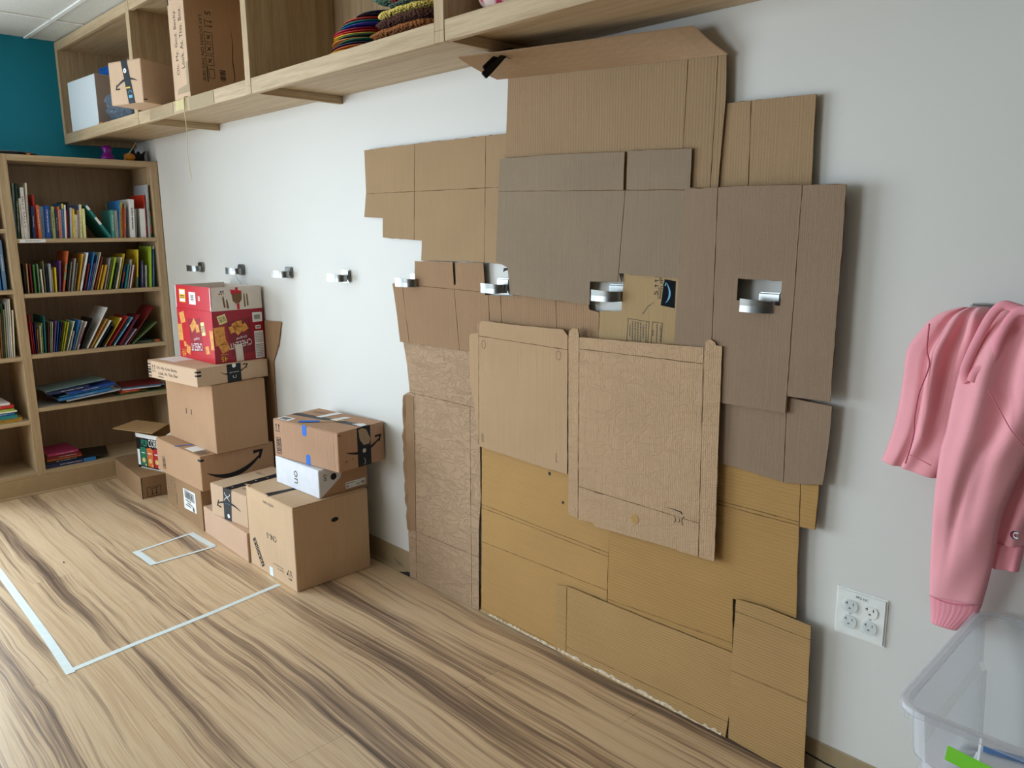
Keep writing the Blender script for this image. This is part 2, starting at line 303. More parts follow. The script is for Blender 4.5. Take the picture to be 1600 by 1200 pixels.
# ------------------------------------------------------------------ measured data (metres)
SHEETS = {
 'upper_left': {'y': 0.016, 'poly': [(2.5854, 1.6221), (2.8773, 1.6214), (3.248, 1.6164), (3.4917, 1.6111), (3.4919, 1.2158), (3.2311, 1.2288), (3.0798, 1.2296), (2.9044, 1.2281), (2.9112, 1.2963), (2.6809, 1.3072), (2.6855, 1.3761), (2.5671, 1.3827), (2.5865, 1.4731)], 'cuts': [((2.5735, 1.4667), (3.4918, 1.4576)), ((2.889, 1.6414), (2.8674, 1.2873)), ((3.2454, 1.6299), (3.2309, 1.2187))], 'holes': []},
 'tall_top': {'y': 0.024, 'poly': [(3.3544, 1.7715), (4.0775, 1.7229), (4.0803, 1.6324), (4.0742, 1.5178), (4.0689, 1.4148), (4.0518, 1.3702), (3.3244, 1.3866), (3.3442, 1.6148)], 'cuts': [((3.9738, 1.7257), (3.9642, 1.3722)), ((4.0557, 1.7234), (4.0482, 1.3703))], 'holes': []},
 'right_top': {'y': 0.018, 'poly': [(4.0191, 1.617), (4.1416, 1.6159), (4.2955, 1.6111), (4.2964, 1.5144), (4.2999, 1.3784), (4.0212, 1.371)], 'cuts': [((4.1427, 1.6255), (4.1472, 1.3681))], 'holes': []},
 'grey_center': {'y': 0.032, 'poly': [(3.3237, 1.5417), (3.5803, 1.5365), (3.7948, 1.5276), (3.793, 1.4303), (3.8035, 1.4299), (3.8051, 1.5285), (3.9984, 1.5201), (3.9968, 1.4281), (4.0718, 1.4189), (4.0645, 1.2015), (3.7833, 1.2126), (3.7925, 1.189), (3.683, 1.1864), (3.6817, 1.122), (3.3634, 1.1345), (3.353, 1.2164), (3.3017, 1.2329), (3.3097, 1.3676)], 'cuts': [((3.3052, 1.4464), (4.0717, 1.4204)), ((3.7993, 1.4317), (3.7812, 1.2074))], 'holes': []},
 'big_right': {'y': 0.04, 'poly': [(3.9876, 1.4236), (4.1268, 1.4251), (4.2899, 1.4206), (4.3838, 1.4177), (4.3847, 1.2958), (4.3836, 1.1594), (4.3831, 0.9493), (4.2829, 0.9478), (4.2823, 0.9068), (4.0832, 0.9057), (3.9693, 0.9175), (3.9708, 1.0334), (3.9785, 1.2304)], 'cuts': [((4.0795, 1.4287), (4.0806, 0.884)), ((4.2881, 1.4262), (4.2819, 0.9386))], 'holes': [[(4.143, 1.2125), (4.254, 1.2108), (4.2529, 1.1541), (4.1424, 1.161)]]},
 'lower_right_flap': {'y': 0.03, 'poly': [(4.0949, 0.9141), (4.2788, 0.9091), (4.2798, 0.9428), (4.3839, 0.9376), (4.382, 0.8413), (4.375, 0.7522), (4.2912, 0.7375), (4.0935, 0.7514)], 'cuts': [((4.2772, 0.9591), (4.2822, 0.7275))], 'holes': []},
 'brown_left': {'y': 0.02, 'poly': [(2.8731, 1.2254), (3.0779, 1.2276), (3.0819, 1.1514), (3.0918, 1.1518), (3.091, 1.2258), (3.2294, 1.2269), (3.2342, 1.1681), (3.2363, 1.1252), (3.3596, 1.1276), (3.3684, 1.1635), (3.6569, 1.1668), (3.6719, 1.1061), (3.7069, 1.1012), (3.7064, 0.9979), (3.3578, 0.9627), (3.1568, 0.9338), (2.9747, 0.9332), (2.7699, 0.9296), (2.7563, 1.0325), (2.7354, 1.1414), (2.8687, 1.1401)], 'cuts': [((2.8687, 1.1401), (3.7156, 1.1268)), ((2.7942, 1.1507), (2.8273, 0.921)), ((3.0819, 1.1514), (3.1044, 0.9263)), ((3.2517, 1.1382), (3.2597, 0.9214)), ((3.308, 1.1409), (3.3167, 0.9276)), ((3.542, 1.1522), (3.5531, 0.9536))], 'holes': []},
 'printed_strip': {'y': 0.026, 'poly': [(3.7957, 1.2213), (3.9869, 1.2141), (3.9878, 1.002), (3.7112, 0.999), (3.714, 1.1057), (3.7898, 1.1107)], 'cuts': [], 'holes': []},
 'tan_left': {'y': 0.014, 'poly': [(2.7815, 0.9325), (3.0373, 0.9409), (3.2322, 0.9431), (3.2357, 0.8111), (3.1934, 0.6061), (3.1926, 0.4239), (3.18, 0.3042), (3.1729, 0.003), (2.966, 0.003), (2.7735, 0.003), (2.7724, 0.1909), (2.7717, 0.4734), (2.7781, 0.7325), (2.8102, 0.7468), (2.8, 0.8464)], 'cuts': [((2.7945, 0.7446), (3.2344, 0.7416)), ((2.8404, 0.7367), (2.8216, 0.2097)), ((2.7812, 0.2038), (3.1843, 0.2061)), ((3.1443, 0.5965), (3.135, -0.0122))], 'holes': []},
 'mailer_left': {'y': 0.04, 'poly': [(3.1775, 0.985), (3.1842, 0.9962), (3.2218, 1.0036), (3.2193, 1.0284), (3.2412, 1.0446), (3.3705, 1.0424), (3.5907, 1.0447), (3.6082, 1.0276), (3.609, 0.6111), (3.5146, 0.6108), (3.4176, 0.6153), (3.216, 0.6224), (3.1999, 0.7448), (3.1797, 0.8288)], 'cuts': [((3.2259, 1.0456), (3.2159, 0.6157)), ((3.1873, 0.9943), (3.6159, 0.9872))], 'holes': []},
 'mailer_right': {'y': 0.046, 'poly': [(3.616, 1.0196), (3.6182, 1.0439), (3.6351, 1.0545), (3.652, 1.0522), (3.657, 1.0288), (3.8686, 1.0342), (4.0644, 1.04), (4.0673, 1.0563), (4.0796, 1.0622), (4.0924, 1.0555), (4.0963, 1.048), (4.1121, 1.0479), (4.1141, 0.8251), (4.1174, 0.4924), (4.0136, 0.4875), (3.9994, 0.4905), (3.7247, 0.4785), (3.7125, 0.489), (3.6634, 0.4839), (3.6204, 0.4907), (3.6187, 0.6955)], 'cuts': [((3.6567, 1.0599), (3.6585, 0.4765)), ((4.0624, 1.0446), (4.0706, 0.4815)), ((3.6574, 0.9958), (4.1145, 0.9993)), ((3.6573, 0.5858), (4.1205, 0.5816))], 'holes': []},
 'gold_left': {'y': 0.02, 'poly': [(3.2102, 0.6328), (3.6015, 0.621), (3.7721, 0.6063), (3.7562, 0.474), (3.7513, 0.2413), (3.5916, 0.2368), (3.5908, 0.003), (3.5413, 0.0077), (3.4085, 0.008), (3.2848, 0.0155), (3.1932, 0.011)], 'cuts': [((3.1956, 0.41), (3.7649, 0.3973)), ((3.1953, 0.3984), (3.7651, 0.3854)), ((3.199, 0.2737), (3.7674, 0.2795)), ((3.1935, 0.0233), (3.5906, 0.0164))], 'holes': []},
 'gold_right': {'y': 0.024, 'poly': [(3.754, 0.7363), (4.1096, 0.7969), (4.2188, 0.8034), (4.3187, 0.8015), (4.3628, 0.803), (4.3644, 0.7143), (4.362, 0.6388), (4.3248, 0.6365), (4.3261, 0.545), (4.3319, 0.4053), (4.1624, 0.3979), (4.1693, 0.2302), (3.9838, 0.2407), (3.7569, 0.2427), (3.7591, 0.4877)], 'cuts': [((4.3185, 0.8045), (4.325, 0.6333)), ((4.0953, 0.6379), (4.3294, 0.6393)), ((4.0948, 0.6481), (4.3289, 0.6471)), ((3.7567, 0.2549), (4.167, 0.2746))], 'holes': []},
 'gold_bottom': {'y': 0.03, 'poly': [(3.5577, 0.2353), (3.6031, 0.2461), (3.8798, 0.2468), (4.1716, 0.2518), (4.1726, 0.087), (4.1641, 0.003), (4.0595, 0.003), (3.8871, 0.003), (3.7445, 0.003), (3.5969, 0.003), (3.5559, 0.0132)], 'cuts': [((3.603, 0.2546), (3.5997, -0.0134)), ((3.5993, 0.0416), (4.1669, 0.0507))], 'holes': []},
 'gold_corner': {'y': 0.036, 'poly': [(4.178, 0.4058), (4.2649, 0.4107), (4.3741, 0.4057), (4.3776, 0.2371), (4.3818, 0.0051), (4.2892, 0.003), (4.1762, 0.0111), (4.174, 0.2009), (4.1757, 0.3097)], 'cuts': [((4.1797, 0.3731), (4.3749, 0.3699)), ((4.1756, 0.2052), (4.3796, 0.2075))], 'holes': []},
}
ROW1 = [(-0.71, 0.014, 0.269, 0.0102, 'slate'), (-0.705, 0.016, 0.267, 0.0102, 'dark green'), (-0.694, 0.006, 0.196, 0.0128, 'off-white'), (-0.676, 0.005, 0.249, 0.0185, 'white'), (-0.669, 0.015, 0.272, 0.0093, 'ivory'), (-0.662, 0.006, 0.175, 0.0077, 'black'), (-0.652, 0.007, 0.159, 0.0143, 'navy'), (-0.636, 0.005, 0.216, 0.0078, 'red'), (-0.62, 0.003, 0.165, 0.0157, 'orange'), (-0.602, 0.006, 0.159, 0.0225, 'light blue'), (-0.577, 0.007, 0.163, 0.0227, 'royal blue'), (-0.56, 0.008, 0.161, 0.0094, 'dark green'), (-0.547, 0.005, 0.159, 0.0175, 'pale green'), (-0.533, 0.006, 0.144, 0.0108, 'navy'), (-0.523, 0.007, 0.159, 0.0122, 'orange'), (-0.512, 0.008, 0.144, 0.0087, 'pink'), (-0.503, 0.01, 0.174, 0.0104, 'blue'), (-0.494, 0.012, 0.168, 0.0071, 'white'), (-0.487, 0.01, 0.142, 0.0082, 'red'), (-0.478, 0.012, 0.184, 0.011, 'black'), (-0.466, 0.012, 0.154, 0.0127, 'lilac'), (-0.454, 0.01, 0.149, 0.01, 'yellow'), (-0.437, 0.008, 0.12, 0.0168, 'white'), (-0.425, 0.008, 0.142, 0.0067, 'tan'), (-0.415, 0.011, 0.171, 0.0129, 'periwinkle'), (-0.397, 0.006, 0.15, 0.0136, 'pale yellow'), (-0.268, -0.107, 0.166, 0.0148, 'teal'), (-0.273, 0.007, 0.144, 0.0183, 'sea green'), (-0.252, 0.006, 0.143, 0.0166, 'grey'), (-0.235, 0.018, 0.194, 0.009, 'blue'), (-0.221, 0.015, 0.188, 0.0156, 'yellow'), (-0.209, 0.013, 0.158, 0.0072, 'red'), (-0.201, 0.015, 0.176, 0.0072, 'grey'), (-0.157, 0.01, 0.202, 0.0276, 'white'), (-0.137, 0.011, 0.153, 0.0074, 'grey'), (-0.1, 0.005, 0.154, 0.0313, 'white'), (-0.08, 0.004, 0.228, 0.0107, 'scarlet'), (-0.07, 0.011, 0.283, 0.0094, 'silver'), (-0.059, 0.002, 0.229, 0.0126, 'green')]
ROW2 = [(-0.696, 0.004, 0.147, 0.0116, 'black'), (-0.684, 0.006, 0.149, 0.0102, 'tan'), (-0.669, 0.004, 0.146, 0.0124, 'maroon'), (-0.653, 0.004, 0.143, 0.0168, 'green'), (-0.635, 0.004, 0.146, 0.0112, 'sage'), (-0.619, 0.001, 0.119, 0.012, 'ivory'), (-0.605, 0.003, 0.16, 0.0109, 'olive'), (-0.594, 0.002, 0.133, 0.0083, 'navy'), (-0.582, 0.008, 0.145, 0.0132, 'silver'), (-0.571, 0.004, 0.113, 0.0066, 'pale yellow'), (-0.559, 0.008, 0.125, 0.0138, 'yellow'), (-0.542, 0.02, 0.158, 0.013, 'purple'), (-0.525, 0.047, 0.205, 0.0169, 'orange'), (-0.51, 0.03, 0.145, 0.0068, 'black'), (-0.5, 0.034, 0.15, 0.0109, 'taupe'), (-0.486, 0.039, 0.167, 0.0125, 'grey'), (-0.473, 0.035, 0.142, 0.0126, 'taupe'), (-0.458, 0.051, 0.188, 0.0103, 'mustard'), (-0.445, 0.062, 0.193, 0.0162, 'white'), (-0.426, 0.043, 0.138, 0.0128, 'dark red'), (-0.413, 0.062, 0.195, 0.0105, 'blue'), (-0.405, 0.049, 0.138, 0.0082, 'purple'), (-0.395, 0.062, 0.178, 0.0082, 'steel blue'), (-0.385, 0.071, 0.192, 0.0106, 'cream'), (-0.373, 0.065, 0.167, 0.0085, 'brick red'), (-0.358, 0.045, 0.127, 0.0131, 'yellow'), (-0.343, 0.045, 0.127, 0.0131, 'mustard'), (-0.327, 0.052, 0.162, 0.0108, 'grey'), (-0.315, 0.049, 0.146, 0.0084, 'olive'), (-0.302, 0.053, 0.164, 0.014, 'lime'), (-0.285, 0.045, 0.138, 0.0117, 'dark green'), (-0.267, 0.051, 0.164, 0.0162, 'cream'), (-0.252, 0.057, 0.183, 0.0069, 'yellow'), (-0.24, 0.037, 0.127, 0.0124, 'navy'), (-0.223, 0.035, 0.125, 0.0124, 'teal'), (-0.211, 0.042, 0.153, 0.0112, 'grey'), (-0.197, 0.034, 0.123, 0.0125, 'pink'), (-0.183, 0.03, 0.119, 0.007, 'brown'), (-0.155, 0.025, 0.206, 0.0152, 'yellow'), (-0.129, 0.014, 0.147, 0.0205, 'indigo'), (-0.107, 0.01, 0.121, 0.0194, 'silver'), (-0.087, 0.021, 0.223, 0.0143, 'lime'), (-0.068, 0.022, 0.224, 0.0209, 'blue')]
ROW3 = [(-0.698, 0.002, 0.201, 0.0103, 'red'), (-0.69, 0.002, 0.164, 0.0073, 'magenta'), (-0.682, 0.006, 0.159, 0.0095, 'navy'), (-0.671, 0.006, 0.124, 0.0108, 'ochre'), (-0.66, 0.009, 0.141, 0.0104, 'cream'), (-0.652, 0.01, 0.153, 0.0061, 'pale green'), (-0.642, 0.014, 0.189, 0.0092, 'teal'), (-0.636, 0.015, 0.157, 0.0048, 'dark green'), (-0.629, 0.017, 0.154, 0.0092, 'maroon'), (-0.62, 0.019, 0.156, 0.0079, 'sage'), (-0.613, 0.022, 0.156, 0.0066, 'pale yellow'), (-0.604, 0.031, 0.16, 0.0106, 'purple'), (-0.593, 0.033, 0.154, 0.0093, 'blue'), (-0.584, 0.036, 0.151, 0.0098, 'navy'), (-0.576, 0.041, 0.148, 0.0072, 'brown'), (-0.567, 0.043, 0.15, 0.0094, 'lime'), (-0.558, 0.046, 0.147, 0.0072, 'yellow'), (-0.55, 0.048, 0.149, 0.0081, 'teal'), (-0.54, 0.057, 0.148, 0.0091, 'cream'), (-0.529, 0.035, 0.099, 0.0118, 'grey'), (-0.514, 0.056, 0.15, 0.0156, 'blue'), (-0.502, 0.064, 0.146, 0.0078, 'white'), (-0.488, 0.067, 0.138, 0.0166, 'striped'), (-0.471, 0.082, 0.152, 0.0139, 'black'), (-0.442, 0.138, 0.198, 0.0164, 'white'), (-0.422, 0.107, 0.138, 0.0146, 'ochre'), (-0.407, 0.108, 0.13, 0.0114, 'cream'), (-0.391, 0.103, 0.122, 0.0086, 'navy'), (-0.374, 0.085, 0.097, 0.0081, 'black'), (-0.355, 0.116, 0.136, 0.0159, 'yellow'), (-0.331, 0.127, 0.14, 0.0161, 'red'), (-0.305, 0.127, 0.132, 0.0172, 'sky blue'), (-0.278, 0.131, 0.144, 0.0173, 'maroon'), (-0.252, 0.077, 0.073, 0.0075, 'lilac'), (-0.238, 0.18, 0.18, 0.009, 'dark red'), (-0.215, 0.159, 0.088, 0.0086, 'moss green')]
LROW2 = [(-0.793, 0.014, 0.252, 0.015, 'royal blue'), (-0.776, 0.006, 0.249, 0.0151, 'blue'), (-0.759, 0.008, 0.249, 0.0121, 'steel blue')]
LROW3 = [(-0.847, 0.033, 0.248, 0.0075, 'ochre'), (-0.836, 0.028, 0.222, 0.0075, 'brown'), (-0.827, 0.034, 0.27, 0.0075, 'dark green'), (-0.818, 0.029, 0.24, 0.006, 'olive'), (-0.809, 0.034, 0.275, 0.0076, 'grey'), (-0.801, 0.036, 0.284, 0.0068, 'silver'), (-0.793, 0.036, 0.289, 0.0053, 'cream'), (-0.783, 0.035, 0.233, 0.0061, 'ivory')]
H_BODY = [(4.628, 1.176, 4.677, 1.179, 0.055, 0.02), (4.603, 1.167, 4.686, 1.17, 0.06, 0.035), (4.583, 1.153, 4.692, 1.156, 0.06, 0.045), (4.564, 1.129, 4.693, 1.127, 0.06, 0.05), (4.541, 1.086, 4.687, 1.083, 0.06, 0.05), (4.536, 1.026, 4.677, 1.031, 0.055, 0.05), (4.531, 0.971, 4.669, 0.966, 0.05, 0.045), (4.524, 0.917, 4.66, 0.913, 0.05, 0.04), (4.513, 0.873, 4.639, 0.875, 0.045, 0.035), (4.504, 0.843, 4.614, 0.826, 0.045, 0.03)]
H_SLEEVE = [(4.7, 1.178, 4.78, 1.178, 0.085, 0.03), (4.685, 1.153, 4.803, 1.154, 0.095, 0.045), (4.67, 1.116, 4.814, 1.113, 0.1, 0.055), (4.653, 1.069, 4.814, 1.065, 0.1, 0.06), (4.644, 1.008, 4.81, 1.009, 0.1, 0.06), (4.637, 0.943, 4.789, 0.946, 0.095, 0.06), (4.629, 0.899, 4.774, 0.906, 0.09, 0.06), (4.625, 0.837, 4.757, 0.845, 0.085, 0.055), (4.624, 0.765, 4.744, 0.784, 0.08, 0.05), (4.623, 0.693, 4.737, 0.713, 0.068, 0.045), (4.623, 0.627, 4.73, 0.648, 0.058, 0.042), (4.624, 0.577, 4.721, 0.589, 0.048, 0.036)]
H_CUFF = [(4.624, 0.577, 4.721, 0.589, 0.048, 0.034), (4.627, 0.545, 4.712, 0.561, 0.044, 0.03), (4.63, 0.515, 4.682, 0.515, 0.042, 0.024)]
H_BACK = [(4.711, 1.084, 4.829, 1.097, 0.05, 0.04), (4.734, 1.014, 4.828, 1.022, 0.05, 0.04), (4.744, 0.916, 4.814, 0.924, 0.05, 0.04), (4.737, 0.825, 4.799, 0.834, 0.05, 0.035), (4.729, 0.757, 4.784, 0.764, 0.045, 0.03), (4.73, 0.721, 4.78, 0.728, 0.045, 0.028)]
H_HEM = [(4.73, 0.721, 4.78, 0.728, 0.045, 0.026), (4.728, 0.692, 4.777, 0.698, 0.044, 0.024), (4.728, 0.669, 4.775, 0.674, 0.044, 0.02)]
H_BAND1 = [(4.775, -0.125, 1.168), (4.753, -0.125, 1.18), (4.734, -0.125, 1.187), (4.715, -0.125, 1.189), (4.699, -0.125, 1.168), (4.684, -0.125, 1.129), (4.672, -0.125, 1.091), (4.666, -0.125, 1.062), (4.672, -0.125, 1.043)]
H_BAND2 = [(4.791, -0.13, 1.164), (4.763, -0.13, 1.181), (4.741, -0.13, 1.179), (4.727, -0.13, 1.158), (4.717, -0.13, 1.127), (4.711, -0.13, 1.094), (4.699, -0.13, 1.076), (4.686, -0.13, 1.065), (4.681, -0.13, 1.047)]
SEAM1 = [(4.59, -0.088, 1.145), (4.59, -0.088, 1.094), (4.597, -0.088, 1.063), (4.584, -0.088, 1.011), (4.579, -0.088, 0.958), (4.58, -0.088, 0.918), (4.57, -0.088, 0.86)]
# ------------------------------------------------------------------ room
RX, RY, CZ = 6.4, -5.0, 2.322
X0 = 0.27   # teal wall
HOLE_L = (-3.62, -1.14, 0.12, 1.98)
floor = tag(box('floor', X0 - 0.1, RX, RY, 0.05, -0.12, -0.012, plain('subfloor', (90, 80, 70))), 'streaked light maple vinyl plank floor', kind='structure')
pw, pl = 0.181, 1.22
bmp = bmesh.new(); add_box(bmp, 0.0004, pl - 0.0004, 0.0003, pw - 0.0003, -0.011, 0)
bmesh.ops.recalc_face_normals(bmp, faces=bmp.faces); me_pl = bpy.data.meshes.new('plank'); bmp.to_mesh(me_pl); bmp.free(); me_pl.materials.append(M_FLOOR)
ROWN = int((0 - RY) / pw) + 1
for j in range(ROWN):
    st = X0 - ((j * 0.43) % 1.22)
    i = 0
    while st + i * pl < RX:
        x0 = st + i * pl
        o = bpy.data.objects.new('plank', me_pl); COL.objects.link(o); o.parent = floor; o.location = (x0, -(j + 1) * pw, 0); i += 1
def wall(name, x0, x1, y0, y1, mat, label, z0=-0.1, z1=2.6): return tag(box(name, x0, x1, y0, y1, z0, z1, mat), label, kind='structure')
wall('wall_right', X0 - 0.1, RX + 0.1, 0, 0.1, M_WALL, 'long white painted wall behind the cardboard collage')
flat('black_mark', [[(3.300, 1.199), (3.304, 1.212), (3.322, 1.214), (3.336, 1.203), (3.336, 1.196), (3.320, 1.206), (3.308, 1.203)]], lambda u, v, d: (u, -0.0006, v), M_BLACK, bpy.data.objects['wall_right'])
def holed(name, axis, c0, c1, a0, a1, h, mat, label):
    bm = bmesh.new()
    for (p, q, r, s) in ((a0, h[0], -0.1, 2.6), (h[1], a1, -0.1, 2.6), (h[0], h[1], -0.1, h[2]), (h[0], h[1], h[3], 2.6)):
        if axis == 'x': add_box(bm, c0, c1, p, q, r, s)
        else: add_box(bm, p, q, c0, c1, r, s)
    return tag(bm_obj(name, bm, mat), label, kind='structure')
holed('wall_left', 'x', X0 - 0.1, X0, RY - 0.1, 0, HOLE_L, M_TEAL, 'teal painted wall behind the bookcase')
HOLE_F = (0.5, 2.5, 0.5, 2.1)  # opening for the added fill window
holed('wall_front', 'y', RY - 0.1, RY, X0 - 0.1, RX + 0.1, HOLE_F, wallpaint('greige_wall_paint_2', (78, 73, 66)), 'greige wall with the large window, behind the camera')  # unseen wall, kept dark to hold down bounce light
M_DIM = wallpaint('greige_wall_paint', (78, 73, 66))  # dark tone picked to cut bounce from the unseen walls
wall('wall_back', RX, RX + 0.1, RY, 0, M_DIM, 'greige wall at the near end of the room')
M_GLASS = clearplastic('window_glass', (0.97, 0.99, 1.0), 0.0); M_ALU = plain('window_frame_grey', (190, 192, 192), 0.4)
def window(n, axis, c, h):
    fr = bmesh.new(); w = 0.05
    def B(p, q, r, s):
        if axis == 'x': add_box(fr, c - 0.08, c - 0.02, p, q, r, s)
        else: add_box(fr, p, q, c - 0.08, c - 0.02, r, s)
    B(h[0], h[1], h[2], h[2] + w); B(h[0], h[1], h[3] - w, h[3]); B(h[0], h[0] + w, h[2], h[3]); B(h[1] - w, h[1], h[2], h[3]); m = (h[0] + h[1]) / 2; B(m - w / 2, m + w / 2, h[2] + w, h[3] - w)
    o = tag(bm_obj(f'window_{n}', fr, M_ALU), 'grey framed window with two panes', kind='structure')
    for a, b in ((h[0] + w, m - w / 2), (m + w / 2, h[1] - w)):
        if axis == 'x': box('pane', c - 0.052, c - 0.046, a, b, h[2] + w, h[3] - w, M_GLASS, o)
        else: box('pane', a, b, c - 0.052, c - 0.046, h[2] + w, h[3] - w, M_GLASS, o)
window(1, 'x', X0, HOLE_L); window(2, 'y', RY, HOLE_F)  # second window is added for fill only
def base(name, x0, x1, label):
    bm = bmesh.new(); prof = [(0, 0), (-0.012, 0), (-0.011, 0.006), (-0.004, 0.014), (-0.003, 0.092), (-0.001, 0.096), (0, 0.096)]
    A = [bm.verts.new((x0, y, z)) for y, z in prof]; Bv = [bm.verts.new((x1, y, z)) for y, z in prof]
    for i in range(len(prof)): bm.faces.new((A[i], A[(i + 1) % len(prof)], Bv[(i + 1) % len(prof)], Bv[i]))
    bm.faces.new(A); bm.faces.new(Bv)
    return tag(bm_obj(name, bm, M_BASE), label, kind='structure')
bs = base('baseboard_right', 0.592, RX, 'tan vinyl cove base along the white wall')
flat('scuff', [[(2.70, 0.0005), (2.80, 0.001), (2.80, 0.009), (2.775, 0.02), (2.76, 0.019), (2.74, 0.012)], [(2.66, 0.055), (2.70, 0.038), (2.74, 0.03), (2.70, 0.034)]], lambda u, v, d: (u, -0.0135, v), M_BLACK, bs)
flat('scuff', [[(4.20, 0.068), (4.30, 0.062), (4.42, 0.05), (4.62, 0.047), (4.42, 0.045), (4.30, 0.058)]], lambda u, v, d: (u, -0.0045, v), M_BLACK, bs)
ceil = tag(box('ceiling', X0 - 0.1, RX + 0.1, RY - 0.1, 0.1, CZ + 0.02, CZ + 0.1, M_CEIL), 'white suspended ceiling of large tiles', kind='structure')
gx = [0.75 + 1.22 * k for k in range(-1, 6)]; gy = [-0.49 + 0.61, ] + [-0.49 - 0.61 * k for k in range(0, 9)]
bmt = {}
for i in range(len(gx) - 1):
    for j in range(len(gy) - 1):
        x0, x1 = max(gx[i] + 0.010, X0 + 0.002), min(gx[i + 1] - 0.010, RX - 0.002); y1, y0 = min(gy[j] - 0.010, -0.002), max(gy[j + 1] + 0.010, RY + 0.002)
        if x1 - x0 < 0.02 or y1 - y0 < 0.02: continue
        box('ceiling_tile', x0, x1, y0, y1, CZ + 0.004, CZ + 0.018, M_CEIL, ceil)
for x in gx:
    if X0 < x < RX: box('grid_bar', x - 0.009, x + 0.009, RY, 0, CZ - 0.001, CZ + 0.006, M_GRID, ceil)
for y in gy:
    if RY < y < 0: box('grid_bar', X0, RX, y - 0.009, y + 0.009, CZ - 0.002, CZ + 0.005, M_GRID, ceil)
# ------------------------------------------------------------------ overhead cubby shelf
D1 = 0.36; SB = 1.8314; SF = 1.803; ST = 1.855
sh = thing('wall_shelf', 'long overhead oak cubby shelf fixed along the white wall under the ceiling', 'shelf', (X0, 0, SF))
XE = 4.45
DIV = [1.336, 2.398, 3.446]
def sbox(name, *a, mat=M_OAKX, bevel=0.0012):
    x0, x1, y0, y1, z0, z1 = a; return box(name, x0 - X0, x1 - X0, y0, y1, z0 - SF, z1 - SF, mat, sh, bevel)
xs = [X0 + 0.036] + DIV + [XE]
sbox('bottom_board', X0 + 0.036, XE, -D1 + 0.021, -0.001, SB, ST - 0.0005)
for i in range(4):
    a_, b_ = xs[i] + (0.02 if i else 0.0), xs[i + 1] - (0.02 if i < 3 else 0)
    sbox('front_edge', a_, b_, -D1 + 0.001, -D1 + 0.02, SF, ST, bevel=0.0015); sbox('top_rail', a_, b_, -D1 + 0.001, -D1 + 0.02, 2.275, CZ - 0.003)
sbox('top_board', X0 + 0.036, XE, -D1 + 0.021, -0.001, 2.285, CZ - 0.004)
sbox('side_panel', X0 + 0.001, X0 + 0.036, -D1, -0.001, SF, CZ - 0.003, mat=M_OAKZ); sbox('side_panel', XE, XE + 0.036, -D1, -0.001, SF, CZ - 0.003, mat=M_OAKZ)
for x in DIV: sbox('divider', x - 0.0195, x + 0.0195, -D1 - 0.0004, -0.012, SB if False else SF + 0.0286, CZ - 0.004, mat=M_OAKZ); sbox('divider_foot', x - 0.0195, x + 0.0195, -D1 - 0.0004, -D1 + 0.02, SF, SF + 0.0284, mat=M_OAKZ)
for x in (1.381, 2.434, 3.472): sbox('bracket', x - 0.018, x + 0.0, -0.338, -0.0015, SF, SB - 0.0003, mat=M_OAKY)
sbox('back_panel', X0 + 0.036, XE, -0.011, -0.001, ST, 2.285, mat=M_OAKZ)
M_YTAPE = plain('yellowed_tape', (205, 190, 140), 0.35)
flat('tape_patch', [rect(1.767, 1.815, 1.86, 1.853)], lambda u, v, d: (u - X0, -D1 - 0.0004, v - SF), M_YTAPE, sh)
for rc_ in (rect(1.49, 1.806, 1.74, 1.853), rect(1.90, 1.806, 2.12, 1.853)): flat('tape_patch', [rc_], lambda u, v, d: (u - X0, -D1 - 0.0002, v - SF), plain('clear_tape', (172, 152, 120), 0.25), sh)
# ------------------------------------------------------------------ bookcase
BX, BH, BT = 0.588, 1.712, 0.041
bc = thing('bookcase', 'tall oak laminate bookcase full of books against the teal wall', 'bookcase', (0, 0, 0))
def bbox(name, *a, mat=M_OAKY, bevel=0.0012): return box(name, *a, mat, bc, bevel)
BK = 0.285
bbox('side_panel', X0 + 0.002, BX, -BT, -0.004, 0.097, BH, mat=M_OAKZ)
bbox('divider', BK + 0.001, BX + 0.0005, -0.756, -0.715, 0.097, BH + 0.0005, mat=M_OAKZ)
bbox('side_panel', X0 + 0.002, BX, -1.10, -1.06, 0.097, BH, mat=M_OAKZ)
bbox('top_board', X0 + 0.002, BX, -0.715, -BT, BH - 0.03, BH); bbox('top_board', X0 + 0.002, BX, -1.06, -0.756, BH - 0.03, BH)
bbox('back_panel', BK - 0.010, BK, -1.06, -BT, 0.097, BH - 0.031, mat=wood('oak_back', (168, 143, 113), (150, 125, 97), 'Z'))
bbox('kick_board', 0.56, BX + 0.0, -1.10, -0.004, 0.0, 0.0965, mat=plain('kick_tan', (176, 150, 112), 0.6))
bbox('kick_strip', BX, BX + 0.006, -1.10, -0.006, 0.0, 0.012, mat=M_OAKY)
bbox('bottom_board', BK, BX, -0.715, -BT, 0.097, 0.118); bbox('bottom_board', BK, BX, -1.06, -0.756, 0.097, 0.118)
for z in (1.307, 1.035, 0.727, 0.450): bbox('shelf', BK, BX - 0.002, -0.7148, -BT - 0.0002, z - 0.021, z)
for z in (1.355, 1.058, 0.722, 0.392): bbox('shelf', BK, BX - 0.002, -1.0598, -0.7562, z - 0.021, z)
lab = flat('shelf_label', [rect(-0.703, 1.288, -0.588, 1.305)], lambda u, v, d: (BX - 0.0014, u, v), M_WHITE, bc)
text('BOARD BOOKS', lambda u, v, d: (BX - 0.0009, u, v), -0.645, 1.2965, 0.065, 0.006, M_GREYINK, bc)
